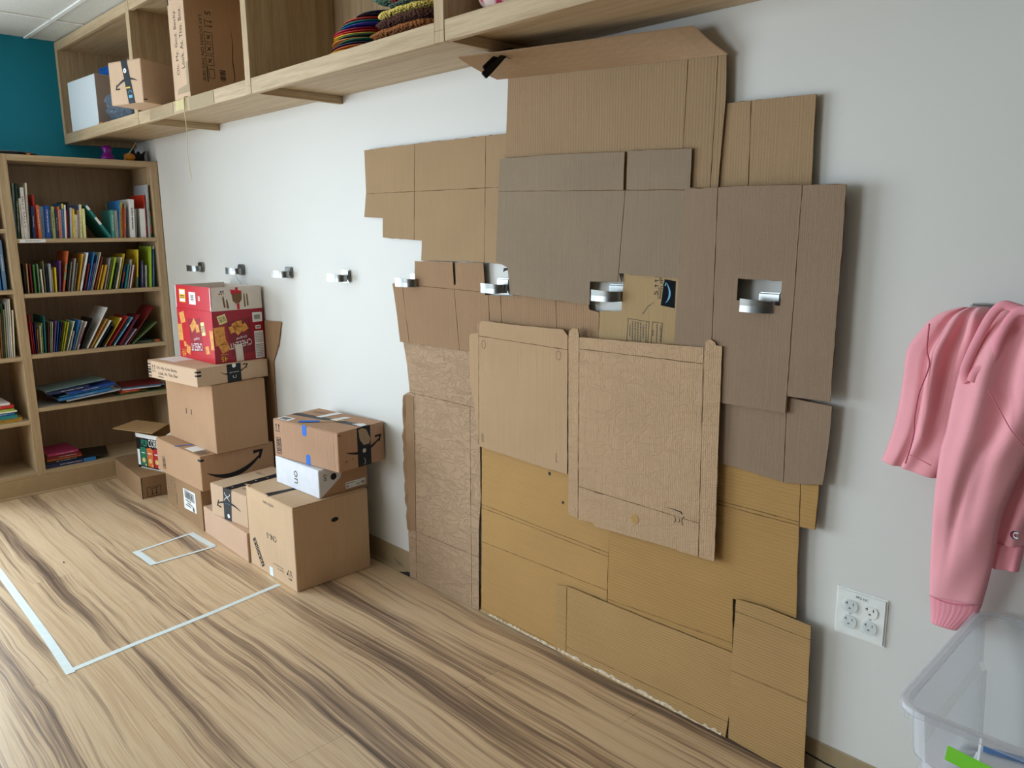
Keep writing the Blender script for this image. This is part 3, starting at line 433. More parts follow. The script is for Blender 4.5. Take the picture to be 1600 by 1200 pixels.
# ------------------------------------------------------------------ books
BC = {'slate': (120, 150, 152), 'dark green': (35, 62, 40), 'off-white': (214, 210, 200), 'white': (236, 234, 228), 'ivory': (226, 220, 200), 'black': (28, 26, 26), 'navy': (28, 44, 88), 'red': (196, 44, 38), 'orange': (204, 96, 48), 'light blue': (128, 166, 190), 'royal blue': (24, 72, 160), 'pale green': (188, 204, 132), 'pink': (226, 196, 206), 'blue': (36, 116, 184), 'lilac': (196, 190, 214), 'yellow': (228, 196, 44), 'tan': (196, 160, 104), 'periwinkle': (120, 128, 186), 'pale yellow': (224, 220, 150), 'teal': (30, 128, 130), 'sea green': (70, 150, 140), 'grey': (150, 148, 144), 'scarlet': (206, 50, 30), 'silver': (172, 176, 182), 'green': (58, 130, 60), 'maroon': (120, 28, 44), 'sage': (120, 152, 124), 'olive': (128, 130, 84), 'purple': (104, 70, 140), 'taupe': (130, 118, 104), 'mustard': (206, 156, 50), 'dark red': (120, 30, 32), 'steel blue': (92, 128, 168), 'cream': (236, 226, 196), 'brick red': (158, 60, 44), 'lime': (160, 190, 50), 'brown': (120, 76, 46), 'indigo': (62, 64, 112), 'magenta': (176, 44, 100), 'ochre': (190, 140, 60), 'striped': (222, 214, 214), 'sky blue': (96, 176, 216), 'moss green': (96, 120, 70)}
M_PAGES = plain('book_pages', (222, 214, 196), 0.9, var=0.1, scale=400)
def bookmat(c):
    g = sum(BC[c]) / 3; return plain('book_' + c.replace(' ', '_'), tuple(min(245, (v * 0.9 + g * 0.1) * 1.08) for v in BC[c]), 0.4, var=0.03)
INK = {'light': plain('spine_ink_dark', (40, 40, 46), 0.5), 'dark': plain('spine_ink_light', (225, 222, 214), 0.5)}
def make_book(label, group, w, h, d, c, M, title=None, band=None, spine_marks=True):
    """thickness w (local y), height h (local z), depth d (local -x from spine at x=0)"""
    t = thing('book', label, 'book', M.to_translation(), M.to_euler(), group)
    bt = min(0.0018, w * 0.18)
    bm = bmesh.new(); add_box(bm, -d, -bt, -w / 2, -w / 2 + bt, 0, h); add_box(bm, -d, -bt, w / 2 - bt, w / 2, 0, h); add_box(bm, -bt, 0, -w / 2, w / 2, 0, h)
    t_ = t; t = bm_obj('cover', bm, bookmat(c), t_)
    box('pages', -d + 0.004, -bt, -w / 2 + bt, w / 2 - bt, 0.003, h - 0.003, M_PAGES, t_)
    ink = INK['light'] if sum(BC[c]) > 400 else INK['dark']; pl_ = lambda u, v, dd: (0.0004, u, v)
    if title and w > 0.008: text(title, pl_, 0, h * 0.52, h * 0.62, w * 0.5, M_WHITE if sum(BC[c]) < 400 else plain('maroon_ink', (140, 50, 60)), t, ang=-math.pi / 2, name='spine_title')
    elif spine_marks and w > 0.007:
        rr = random.Random(label); P = []; v = h * 0.12
        hw = rr.uniform(0.05, 0.13); a_, b_ = rr.uniform(0.12, 0.4), rr.uniform(0.6, 0.9); v = h * a_
        while v < h * b_:
            l = rr.uniform(0.003, 0.006); P.append(rect(-w * hw, v, w * hw, v + l)); v += l + rr.choice((0.0012, 0.0012, 0.004))
        if rr.random() < 0.75: flat('spine_title', P, pl_, ink, t)
    for a, b in (band[0] if band else ()): flat('spine_band', [rect(-w * 0.499, h * a, w * 0.499, h * b)], lambda u, v, dd: (0.0003, u, v), bookmat(band[1]), t)
    return t_
def placed(lean, x, y, z, w, h):
    M = Matrix.Rotation(-lean, 4, 'X')   # leans toward +y for positive lean
    zs = [(M @ Vector((0, s * w / 2, 0))).z for s in (-1, 1)]
    return Matrix.Translation((x, y, z - min(zs) + 0.0003)) @ M
USED = set()
def uniq(l):
    if l not in USED: USED.add(l); return l
    for extra in ('left of centre', 'right of centre', 'in the right half', 'near the right end', 'further along', 'at the far right'):
        k = l + ', ' + extra
        if k not in USED: USED.add(k); return k
    raise Exception(l)
def book_row(data, z, rowname, group, ylo, yhi, titles={}, bands={}, bay='right bay'):
    # untangle: keep the measured slope of every book but push the books apart until no two cut each other
    def corners(y, lean, w, h):
        c, n_ = math.cos(lean), math.sin(lean); dz = abs(n_) * w / 2
        return [(y + a_ * c + b_ * n_, -a_ * n_ + b_ * c + dz) for a_, b_ in ((-w / 2, 0), (w / 2, 0), (w / 2, h), (-w / 2, h))]
    def sep(A, B):
        for P_ in (A, B):
            for i in range(4):
                e = (P_[(i + 1) % 4][0] - P_[i][0], P_[(i + 1) % 4][1] - P_[i][1]); nx, nz = e[1], -e[0]; L_ = math.hypot(nx, nz); nx /= L_; nz /= L_
                pa = [x * nx + z_ * nz for x, z_ in A]; pb = [x * nx + z_ * nz for x, z_ in B]
                if max(pa) < min(pb) + 1e-6 or max(pb) < min(pa) + 1e-6: return True
        return False
    raw = [(y, math.atan2(dy, max(h, 0.06)), math.hypot(dy, max(h, 0.06)), w, c) for y, dy, h, w, c in data]
    ws = 0.95
    for attempt in range(40):
        pos = []; ok = True; ls = 1.0 if attempt < 25 else 0.85
        for k, (y, le, h, w, c) in enumerate(raw):
            w = w * ws; le *= ls; y = max(y, ylo + w / 2 + 0.001)
            for it in range(600):
                A = corners(y, le, w + 0.0006, h)
                if min(p_[0] for p_ in A) >= ylo and all(sep(corners(q[0], q[1], q[3] + 0.0006, q[2]), A) for q in pos[-4:]): break
                y += 0.001
            pos.append([y, le, h, w, c])
            if max(p_[0] for p_ in corners(y, le, w, h)) > yhi + 0.002: ok = False
        if ok: break
        ws *= 0.97
    n = len(pos); seen = {}
    for k, p in enumerate(pos):
        y, lean, h, w, c = p
        a = pos[k - 1][4] if k else None; b = pos[k + 1][4] if k < n - 1 else None
        seen[c] = seen.get(c, 0) + 1
        kind = 'tall' if h > 0.24 else ('small' if h < 0.15 else 'thin' if w < 0.010 else 'picture')
        near = (f'between {a} and {b} ones' if a and b else (f'at the left end, beside a {b} one' if b else f'at the right end, beside a {a} one'))
        lb = uniq(f'{kind} {c} book, {rowname}, {near}')
        rr = random.Random(k * 13 + int(z * 100)); d = 0.19 + rr.uniform(-0.03, 0.03) if h > 0.17 else 0.15 + rr.uniform(-0.02, 0.02)
        X = 0.555 + rr.uniform(-0.010, 0.012)
        make_book(lb, group, w, h, d, c, placed(lean, X, y, z, w, h), titles.get(k), bands.get(k))
book_row(ROW1, 1.307, 'top shelf', 'books standing on the top shelf', -0.713, -0.045,
   titles={3: 'SILLY SALLY'}, bands={7: (((0.0, 0.72),), 'red'), 16: (((0.85, 1),), 'yellow'), 24: (((0.0, 1),), 'pale yellow'), 26: (((0.4, 0.62), (0.85, 0.97)), 'white'), 32: (((0.30, 0.42),), 'mustard'), 38: (((0.1, 0.25), (0.5, 0.62), (0.8, 0.9)), 'orange')})
book_row(ROW2, 1.035, 'second shelf', 'books standing on the second shelf', -0.713, -0.045,
   bands={12: (((0.55, 0.68), (0.28, 0.48)), 'sage'), 38: (((0.0, 0.28),), 'teal'), 42: (((0.93, 1.0),), 'white'), 33: (((0.28, 0.7),), 'brick red')})
book_row(ROW3, 0.727, 'third shelf', 'books leaning on the third shelf', -0.713, -0.075,
   bands={22: (((0.2, 0.8),), 'maroon'), 25: (((0.4, 0.75),), 'orange'), 29: (((0.9, 1), (0, 0.08)), 'white'), 31: (((0.0, 0.1), (0.68, 0.78)), 'white'), 32: (((0.6, 0.85),), 'navy')})
LR2 = [(y, dy, h, w, c) for y, dy, h, w, c in LROW2]
def left_row(data, z, rowname, group):
    n = len(data); prev = None
    for k, (y, dy, h, w, c) in enumerate(data):
        lean = math.atan2(dy, h); w *= 0.85
        if prev is not None and y - w / 2 < prev: y = prev + w / 2 + 0.0005
        prev = y + w / 2
        a = data[k - 1][4] if k else None; b = data[k + 1][4] if k < n - 1 else None
        near = f'between {a} and {b} ones' if a and b else (f'leftmost, beside a {b} one' if b else f'nearest the divider')
        make_book(uniq(f'{c} book, {rowname} left of divider, {near}'), group, w, math.hypot(dy, h), 0.2, c, placed(lean * 0.5, 0.56, y, z, w, h))
left_row([(-0.836, 0, 0.25, 0.022, 'royal blue'), (-0.81, 0.002, 0.25, 0.022, 'blue'), (-0.785, 0.004, 0.245, 0.018, 'steel blue')], 1.058, 'second shelf', 'blue books left of the divider')
left_row([(y, dy, h, max(w, 0.006), c) for y, dy, h, w, c in LROW3], 0.722, 'third shelf', 'thin books left of the divider')
make_book('pink book standing on the top shelf left of the divider', 'books left of the divider', 0.02, 0.2, 0.18, 'pink', placed(0, 0.555, -0.80, 1.355, 0.02, 0.2))
def lying(label, group, c, x, y, z, w, h, d, yaw, tiltx=0.0, tilty=0.0, band=None, title=None):
    """book lying flat: spine edge faces the room; h = length along the shelf"""
    M = Matrix.Translation((x, y, z)) @ Matrix.Rotation(yaw, 4, 'Z') @ Matrix.Rotation(tiltx, 4, 'X') @ Matrix.Rotation(tilty, 4, 'Y') @ Matrix.Rotation(-math.pi / 2, 4, 'X')
    M = M @ Matrix.Translation((0, -w / 2, 0))
    return make_book(uniq(label), group, w, h, d, c, M, title=title, band=band)
z = 0.3925
for k, (c, w, h, yaw) in enumerate((('mustard', 0.019, 0.27, 0.05), ('teal', 0.017, 0.25, -0.08), ('blue', 0.015, 0.22, 0.05), ('cream', 0.007, 0.24, -0.1), ('lime', 0.010, 0.22, 0.03), ('brick red', 0.004, 0.21, 0.06), ('red', 0.014, 0.22, -0.04), ('white', 0.012, 0.2, 0.03))):
    lying(f'{c} book lying flat in the pile left of the divider, {"lowest" if k == 0 else "topmost" if k == 7 else "on a " + ("mustard", "teal", "blue", "cream", "lime", "brick red", "red")[k - 1] + " one"}', 'pile of books left of the divider', c, 0.56, -0.785 - h - (0.0, 0.02, 0.03, 0.02, 0.03, 0.035, 0.03, 0.045)[k], z, w, h, 0.2, yaw * 0.3)
    z += w + 0.0006
z = 0.1185
for k, (c, w, h, x, tt) in enumerate((('navy', 0.020, 0.24, 0.56, None), ('black', 0.013, 0.19, 0.555, None), ('orange', 0.007, 0.17, 0.55, None), ('dark red', 0.015, 0.16, 0.55, None), ('magenta', 0.013, 0.15, 0.545, None))):
    lying(f'{c} book in the low pile on the bottom shelf, {"lowest" if k == 0 else "topmost" if k == 4 else "lying on the " + ("navy", "black", "orange", "dark red")[k - 1] + " one"}', 'books piled on the bottom shelf', c, x, -0.705 + 0.004 * k, z, w, h, 0.2, (-0.02, 0.05, 0.0, -0.04, 0.03)[k], band=((((0.75, 1.0),), 'blue') if k == 0 else None), title=tt)
    z += w + 0.0006
lying('thin black magazine under the magenta book on the bottom shelf', 'books piled on the bottom shelf', 'black', 0.54, -0.55, 0.1185 + 0.021, 0.003, 0.15, 0.2, -0.25)
# magazines on the fourth shelf
ZM = 0.4505
def heap(items, tilt, yref, zref):
    cum = 0.0
    for c, w, h, x, y, yaw in items:
        z_ = zref + (y - yref) * math.tan(tilt) + cum / math.cos(tilt)
        lying(f'{c} {"magazine" if w < 0.007 else "book"} in the untidy heap on the fourth shelf', 'untidy heap of books and magazines', c, x, y, z_, w, h, 0.19, yaw, tiltx=tilt); cum += w + 0.003
heap((('silver', 0.006, 0.27, 0.575, -0.575, 0.0), ('blue', 0.013, 0.26, 0.57, -0.61, 0.02), ('sky blue', 0.004, 0.27, 0.55, -0.60, 0.0), ('royal blue', 0.014, 0.24, 0.565, -0.565, 0.03), ('navy', 0.015, 0.20, 0.56, -0.66, -0.06), ('slate', 0.004, 0.30, 0.555, -0.665, 0.05)), 0.085, -0.66, ZM + 0.004)
lying('grey magazine flat under the left end of the heap, fourth shelf', 'untidy heap of books and magazines', 'grey', 0.565, -0.705, ZM, 0.003, 0.10, 0.19, 0.0)
heap((('moss green', 0.003, 0.26, 0.56, -0.315, 0.0), ('ochre', 0.004, 0.15, 0.55, -0.30, 0.1), ('scarlet', 0.010, 0.10, 0.555, -0.30, 0.0), ('white', 0.005, 0.20, 0.553, -0.29, -0.12), ('steel blue', 0.003, 0.22, 0.545, -0.29, -0.2), ('dark red', 0.003, 0.21, 0.54, -0.285, -0.15)), 0.0, -0.32, ZM)
lying('dark green book lying flat under the leaning books, third shelf right end', 'books leaning on the third shelf', 'dark green', 0.545, -0.19, 0.7275, 0.014, 0.13, 0.18, 0.0, band=(((0.78, 0.98),), 'orange'))
# ------------------------------------------------------------------ coat hooks
def make_hook(label):
    t = thing('coat_hook', label, 'hook', (0, 0, 0), group='row of coat hooks')
    bm = bmesh.new(); add_box(bm, -0.0285, 0.0285, -0.011, -0.0005, -0.025, 0.025); bm_obj('plate', bm, M_STEEL, t, bevel=0.004, seg=3)
    bm = bmesh.new(); add_box(bm, -0.008, 0.022, -0.046, -0.0112, -0.014, 0.006); bm_obj('boss', bm, M_STEEL, t, bevel=0.004, seg=3)
    path = smoothpath([(0.030, -0.020, 0), (0.027, -0.038, 0), (0.010, -0.052, 0), (-0.018, -0.059, 0.001), (-0.047, -0.061, 0.002)], 10)
    bm = bmesh.new(); rings = []
    for i, p in enumerate(path):
        d = (path[min(i + 1, len(path) - 1)] - path[max(i - 1, 0)]).normalized(); nrm = Vector((d.y, -d.x, 0)).normalized(); hh = 0.0145 - 0.001 * math.cos(i / len(path) * 3); tt = 0.0019
        rings.append([bm.verts.new(p + nrm * a + Vector((0, 0, b))) for a, b in ((-tt, -hh), (tt, -hh), (tt + 0.0008, 0), (tt, hh), (-tt, hh), (-tt + 0.0008, 0))])
    for i in range(len(rings) - 1):
        for k in range(6): bm.faces.new((rings[i][k], rings[i][(k + 1) % 6], rings[i + 1][(k + 1) % 6], rings[i + 1][k]))
    bm.faces.new(rings[0]); bm.faces.new(list(reversed(rings[-1])))
    bmesh.ops.translate(bm, verts=bm.verts, vec=(0, 0, -0.006)); bm_obj('arm', bm, M_STEEL, t, smooth=False)
    return t
HL = ['leftmost metal coat hook, nearest the bookcase above the red box', 'second metal coat hook from the left, above the red box', 'third metal coat hook from the left, bare white wall around it', 'fourth metal coat hook, last one on bare wall left of the cardboard',
      'metal coat hook over the left edge of the cardboard', 'metal coat hook in the notch between brown and grey cardboard', 'metal coat hook in the small square hole beside the printed cardboard', 'metal coat hook in the rectangular hole of the large right cardboard', 'metal coat hook holding up the pink hoodie']
hk = make_hook(HL[0]); hooks = []
for k in range(9):
    if k == 0: h = hk
    else:
        h = hk.copy(); COL.objects.link(h)
        for ch in hk.children:
            c = ch.copy(); COL.objects.link(c); c.parent = h
        h['label'] = HL[k]
    h.location = (1.0545 + k * 0.4508, 0, 1.156); hooks.append(h)
# ------------------------------------------------------------------ cardboard collage
def inside(pt, poly):
    x, y = pt; r = False; n = len(poly)
    for i in range(n):
        x1, y1 = poly[i]; x2, y2 = poly[(i + 1) % n]
        if (y1 > y) != (y2 > y) and x < (x2 - x1) * (y - y1) / (y2 - y1) + x1: r = not r
    return r
def clip(poly, p, q, side, off):
    dx, dy = q[0] - p[0], q[1] - p[1]; L = math.hypot(dx, dy); nx, ny = -dy / L * side, dx / L * side
    f = lambda a: (a[0] - p[0]) * nx + (a[1] - p[1]) * ny - off
    out = []; n = len(poly)
    for i in range(n):
        a, b = poly[i], poly[(i + 1) % n]; fa, fb = f(a), f(b)
        if fa >= 0: out.append(a)
        if (fa >= 0) != (fb >= 0):
            t = fa / (fa - fb); out.append((a[0] + (b[0] - a[0]) * t, a[1] + (b[1] - a[1]) * t))
    res = []
    for a in out:
        if not res or math.dist(a, res[-1]) > 1e-5: res.append(a)
    if len(res) > 2 and math.dist(res[0], res[-1]) < 1e-5: res.pop()
    return res
def area2(p): return 0.5 * sum(p[i][0] * p[(i + 1) % len(p)][1] - p[(i + 1) % len(p)][0] * p[i][1] for i in range(len(p)))
TH = 0.0036
def cardboard_sheet(key, label, mat, coremat=None, gap=0.0010):
    s = SHEETS[key]; y = -s['y']; poly = s['poly']
    if area2(poly) < 0: poly = poly[::-1]
    x0 = sum(p[0] for p in poly) / len(poly); z0 = min(p[1] for p in poly)
    t = thing('cardboard_sheet', label, 'cardboard', (x0, y, z0), group=None)
    pieces = [poly]
    for p, q in s['cuts']:
        new = []
        for pc in pieces:
            hits = sum(inside((p[0] + (q[0] - p[0]) * k / 19, p[1] + (q[1] - p[1]) * k / 19), pc) for k in range(20))
            if hits >= 5:
                for sd in (1, -1):
                    c = clip(pc, p, q, sd, gap)
                    if len(c) > 2 and abs(area2(c)) > 5e-5: new.append(c)
            else: new.append(pc)
        pieces = new
    pl_ = lambda u, v, d: (u - x0, d, v - z0)
    for pc in pieces:
        hs = [h for h in s['holes'] if inside((sum(a[0] for a in h) / len(h), sum(a[1] for a in h) / len(h)), pc)]
        poly_prism('panel' if len(pieces) > 1 else 'face_liner', [pc] + hs, pl_, 0.0012, mat, t, jit=0.0007)
    core = poly_prism('corrugated_core', [poly] + s['holes'], lambda u, v, d: (u - x0, 0.0013 + d, v - z0), TH - 0.0014, coremat, t, jit=0.0014)
    return t
C_UL = card('board_upper_left', (168, 140, 107), 'X', 160, 0.2); C_TALL = card('board_tall', (160, 133, 102), 'X', 110, 0.3); C_GREY = card('board_greyish', (148, 130, 110), 'X', 180, 0.25)
C_RIGHT = card('board_big_right', (150, 127, 106), 'X', 200, 0.12); C_BROWN = card('board_brown', (162, 130, 100), 'X', 110, 0.4); C_PRINT = card('board_printed', (174, 147, 108), 'X', 150, 0.12)
C_TAN = card('board_tan_creased', (181, 152, 124), 'X', 130, 0.12, wrinkle=1.1); C_MAIL = card('board_mailer', (188, 156, 122), 'X', 170, 0.35); C_MAIL2 = card('board_mailer_wrinkled', (190, 158, 125), 'X', 170, 0.4, wrinkle=0.5)
C_GOLD = card('board_gold', (184, 145, 92), 'Z', 120, 0.4); C_GOLD2 = card('board_gold_ribbed', (180, 141, 88), 'Z', 110, 0.8); C_GOLD3 = card('board_gold_coarse', (181, 145, 97), 'Z', 125, 0.9)
C_RT = card('board_right_top', (166, 138, 105), 'X', 140, 0.15); C_EDGE = card('board_core', (116, 90, 60), 'X', 120, 0.3)
SH = {}
for key, label, mat in (
    ('upper_left', 'light brown cardboard with stepped left edge, highest on the left side', C_UL), ('tall_top', 'tall brown cardboard sheet reaching up to the overhead shelf, flap folded out', C_TALL),
    ('right_top', 'small brown cardboard behind the tall sheet, at its upper right', C_RT), ('grey_center', 'greyish cardboard in the upper middle with two short flaps on top', C_GREY),
    ('big_right', 'large grey-brown cardboard at the right with the rectangular hook hole', C_RIGHT), ('lower_right_flap', 'grey-brown cardboard flaps just below the large right sheet', C_RIGHT),
    ('brown_left', 'reddish brown cardboard with slotted flaps under the left coat hook', C_BROWN), ('printed_strip', 'cardboard piece printed with arrows, small text boxes and dark tape', C_PRINT),
    ('tan_left', 'long tan crumpled cardboard standing on the floor at the left edge', C_TAN), ('mailer_left', 'flattened mailer box with clipped corners and small slots, left of the two', C_MAIL),
    ('mailer_right', 'larger flattened mailer box with rounded tabs and a round finger hole', C_MAIL2), ('gold_left', 'golden cardboard standing on the floor beside the tan one, crossed by creases', C_GOLD),
    ('gold_right', 'golden ribbed cardboard with a side flap at its upper right', C_GOLD2), ('gold_bottom', 'low golden cardboard strip along the floor with a folded bottom edge', C_GOLD3),
    ('gold_corner', 'upright golden cardboard at the lower right corner of the collage', C_GOLD3)):
    SH[key] = cardboard_sheet(key, label, mat, C_EDGE)
def on_sheet(key):
    o = SH[key]; l = o.location
    return lambda u, v, d: (u - l.x, -0.0005 + d, v - l.z)
# folded-out top flap of the tall sheet, gripped by the clamp
o = SH['tall_top']; l = o.location
TL, TR, BL, BR = (Vector(v) for v in ((3.379, -0.238, 1.792), (4.005, -0.052, 1.792), (3.312, -0.028, 1.770), (4.082, -0.027, 1.7225)))
bm = bmesh.new(); NU, NV = 16, 6; G = []
for side in (0, 1):
    g = []
    for j in range(NV + 1):
        row = []
        for i in range(NU + 1):
            u, v = i / NU, j / NV; p = (BL.lerp(BR, u)).lerp(TL.lerp(TR, u), v); p = p - l; p += Vector((0, 0.0, side * 0.0035 - 0.006 * math.sin(math.pi * v) * 0.6)); row.append(bm.verts.new(p))
        g.append(row)
    G.append(g)
for s_, g in enumerate(G):
    for j in range(NV):
        for i in range(NU): bm.faces.new((g[j][i], g[j][i + 1], g[j + 1][i + 1], g[j + 1][i]))
ring = lambda g: g[0] + [r[-1] for r in g[1:]] + g[-1][-2::-1] + [r[0] for r in g[-2:0:-1]]
a, b = ring(G[0]), ring(G[1])
for i in range(len(a)): bm.faces.new((a[i], a[(i + 1) % len(a)], b[(i + 1) % len(a)], b[i]))
bm_obj('top_flap', bm, card('board_flap', (168, 138, 106), 'X', 200, 0.02), o, smooth=False)
# prints and marks on sheets
P = on_sheet('printed_strip')
def dashes(cx, cy, length, th, seed, vert=True):
    rr = random.Random(seed); out = []; v = -length / 2
    while v < length / 2 - 0.001:
        l = min(rr.uniform(0.003, 0.008), length / 2 - v); out.append(rect(cx - th / 2, cy + v, cx + th / 2, cy + v + l) if vert else rect(cx + v, cy - th / 2, cx + v + l, cy + th / 2)); v += l + 0.0016
    return out
P = on_sheet('printed_strip'); o = SH['printed_strip']
flat('dark_tape', [[(3.927, 1.202), (3.961, 1.198), (3.960, 1.129), (3.917, 1.134)]], P, plain('dark_tape_matt', (14, 20, 26), 0.8, spec=0.1), o)
P2 = lambda u, v, d: P(u, v, -0.0004)
flat('arrow_print', [xf(p, 3.936, 1.166, 1.40, 1.0) for p in smile(0.052, 0.012, 0.005)], P2, M_TEALINK, o)
flat('printed_arrow', [xf(p, 3.903, 1.197, 0.12) for p in ([(-0.006, -0.001), (0.006, -0.001), (0.006, 0.001), (-0.006, 0.001)], [(-0.007, 0), (-0.002, 0.005), (-0.0035, 0)], [(-0.007, 0), (-0.0035, 0), (-0.002, -0.005)])], P, M_BLACK, o)
flat('printed_arrow', [xf(p, 3.903, 1.184, 0.12) for p in ([(-0.006, -0.001), (0.006, -0.001), (0.006, 0.001), (-0.006, 0.001)], [(-0.007, 0), (-0.002, 0.005), (-0.0035, 0)], [(-0.007, 0), (-0.0035, 0), (-0.002, -0.005)])], P, M_BLACK, o)
text('UP', P, 3.918, 1.193, 0.024, 0.011, M_BLACK, o, ang=math.pi / 2 + 0.12); text('5', P, 3.901, 1.165, 0.010, 0.012, M_BLACK, o, ang=math.pi / 2 + 0.12)
flat('printed_frame', [xf(p, 3.914, 1.163, -0.1) for p in frame_rect(-0.006, -0.012, 0.000, 0.016, 0.001) + frame_rect(0.002, -0.012, 0.008, 0.016, 0.001)], P, M_BLACK, o)
for (cx, cy, w, h, lines) in ((3.846, 1.060, 0.070, 0.062, ('WARNING', 'TO AVOID DANGER OF', 'SUFFOCATION, KEEP', 'THIS PLASTIC BAG AWAY', 'FROM BABIES AND', 'CHILDREN', 'PLEASE RECYCLE')), (3.907, 1.060, 0.032, 0.058, ('BOX', 'PLEASE REUSE', 'OR RECYCLE'))):
    flat('printed_frame', [xf(p, cx, cy, -0.06) for p in frame_rect(-w / 2, -h / 2, w / 2, h / 2, 0.0012)], P, M_BLACK, o)
    for k, t_ in enumerate(lines):
        flat('small_print', dashes(cx - w * 0.38 + w * 0.76 * k / (len(lines) - 1), cy, h * min(0.85, 0.06 * len(t_) + 0.1), 0.0035, k), P, M_GREYINK, o)
flat('crease_mark', [[(3.859, 1.108), (3.878, 1.131), (3.9, 1.143), (3.878, 1.128), (3.861, 1.106)]], P, M_GREYINK, o)
P = on_sheet('mailer_right'); o = SH['mailer_right']
def arcpoly(cx, cy, r, a0, a1, w, sy=1.0):
    n = 8; A = [(cx + r * math.cos(a0 + (a1 - a0) * k / n), cy + sy * r * math.sin(a0 + (a1 - a0) * k / n)) for k in range(n + 1)]; B = [(cx + (r - w) * math.cos(a0 + (a1 - a0) * k / n), cy + sy * (r - w) * math.sin(a0 + (a1 - a0) * k / n)) for k in range(n + 1)]
    return A + B[::-1]
flat('printed_mark', [arcpoly(3.990, 0.573, 0.009, -1.3, 1.3, 0.0016), arcpoly(4.004, 0.574, 0.007, -1.3, 1.3, 0.0016), arcpoly(4.033, 0.574, 0.017, 2.1, 3.9, 0.0016)], P, M_BLACK, o)
flat('slit', [[(3.962, 0.6), (3.988, 0.601), (4.014, 0.6), (4.019, 0.593), (4.015, 0.593), (4.011, 0.597), (3.988, 0.599)], [(3.72, 0.583), (3.755, 0.5835), (3.755, 0.585), (3.72, 0.5845)]], P, M_BLACK, o)
for k, (y_, z_, n_) in enumerate(((3.866, 0.540, 1),)):
    bm = bmesh.new(); bmesh.ops.create_cone(bm, cap_ends=True, segments=20, radius1=0.013, radius2=0.013, depth=0.0006, matrix=Matrix.Translation(Vector(P(y_, z_, -0.0002))) @ Matrix.Rotation(math.pi / 2, 4, 'X')); bm_obj('finger_hole', bm, C_GOLD, o)
P = on_sheet('mailer_left'); o = SH['mailer_left']
flat('slot_cut', [arcpoly(3.248, 0.968, 0.010, -1.5, 4.4, 0.0012, 1.5), arcpoly(3.573, 0.967, 0.010, -1.5, 4.4, 0.0012, 1.5)], P, M_GREYINK, o)
flat('slot_cut', frame_rect(3.232, 0.640, 3.240, 0.668, 0.0014) + [rect(3.564, 0.640, 3.566, 0.668), rect(3.564, 0.640, 3.572, 0.642)], P, M_GREYINK, o)
P = on_sheet('gold_left'); o = SH['gold_left']
flat('puncture', [arcpoly(3.52, 0.589, 0.006, 0, 6.28, 0.0055), arcpoly(3.576, 0.509, 0.005, 0, 6.28, 0.0045)], P, M_BLACK, o)
TORN = plain('torn_paper_edge', (214, 196, 170), 0.9, var=0.2, scale=120)
def torn(key, pts, w_, seed):
    o_ = SH[key]; l_ = o_.location; rr = random.Random(seed); bm = bmesh.new(); prev = None; n_ = 60
    P_ = [Vector((a_, 0, b_)) for a_, b_ in pts]
    for i in range(n_ + 1):
        f_ = i / n_ * (len(P_) - 1); k_ = min(int(f_), len(P_) - 2); p = P_[k_].lerp(P_[k_ + 1], f_ - k_); h_ = w_ * rr.uniform(0.15, 1.0)
        cur = [bm.verts.new((p.x - l_.x, -0.0004 - rr.uniform(0, 0.003), p.z - l_.z + 0.001)), bm.verts.new((p.x - l_.x, -0.0002, p.z + h_ - l_.z)), bm.verts.new((p.x - l_.x, 0.0008, p.z - l_.z + 0.001))]
        if prev:
            for k in range(3): bm.faces.new((prev[k], prev[(k + 1) % 3], cur[(k + 1) % 3], cur[k]))
        prev = cur
    bm_obj('torn_edge', bm, TORN, o_)
def bottom_pts(key, f0, f1):
    s_ = SHEETS[key]['poly']; lo = sorted([p for p in s_ if p[1] < min(q[1] for q in s_) + 0.03]); a_, b_ = lo[0], lo[-1]
    return [(a_[0] + (b_[0] - a_[0]) * f, a_[1] + (b_[1] - a_[1]) * f) for f in (f0, (f0 + f1) / 2, f1)]
torn('gold_left', bottom_pts('gold_left', 0.1, 0.95), 0.012, 1); torn('gold_bottom', bottom_pts('gold_bottom', 0.02, 0.98), 0.014, 2)
# curled narrow side flap of the tan sheet
o = SH['tan_left']; l = o.location
bm = bmesh.new(); N = 30; R1 = []
for i in range(N + 1):
    z_ = 0.205 + (0.732 - 0.205) * i / N; e = 0.0022 * math.sin(i * 1.7) + 0.0018 * math.sin(i * 4.1)
    xo = 2.786 - 0.010 * math.sin(math.pi * i / N) + e; xi = 2.822 + 0.012 * i / N
    R1.append([bm.verts.new((x_ - l.x, y_ + 0, z_ - l.z)) for x_, y_ in ((xi, -0.0012), (xo + 0.012, -0.008), (xo, -0.014 - 0.002 * math.sin(i)), (xo + 0.003, -0.006), (xo + 0.014, -0.004), (xi, 0.0))])
for i in range(N):
    for k in range(6): bm.faces.new((R1[i][k], R1[i][(k + 1) % 6], R1[i + 1][(k + 1) % 6], R1[i + 1][k]))
bm.faces.new(R1[0]); bm.faces.new(R1[-1][::-1]); bm_obj('curled_flap', bm, C_BROWN, o)
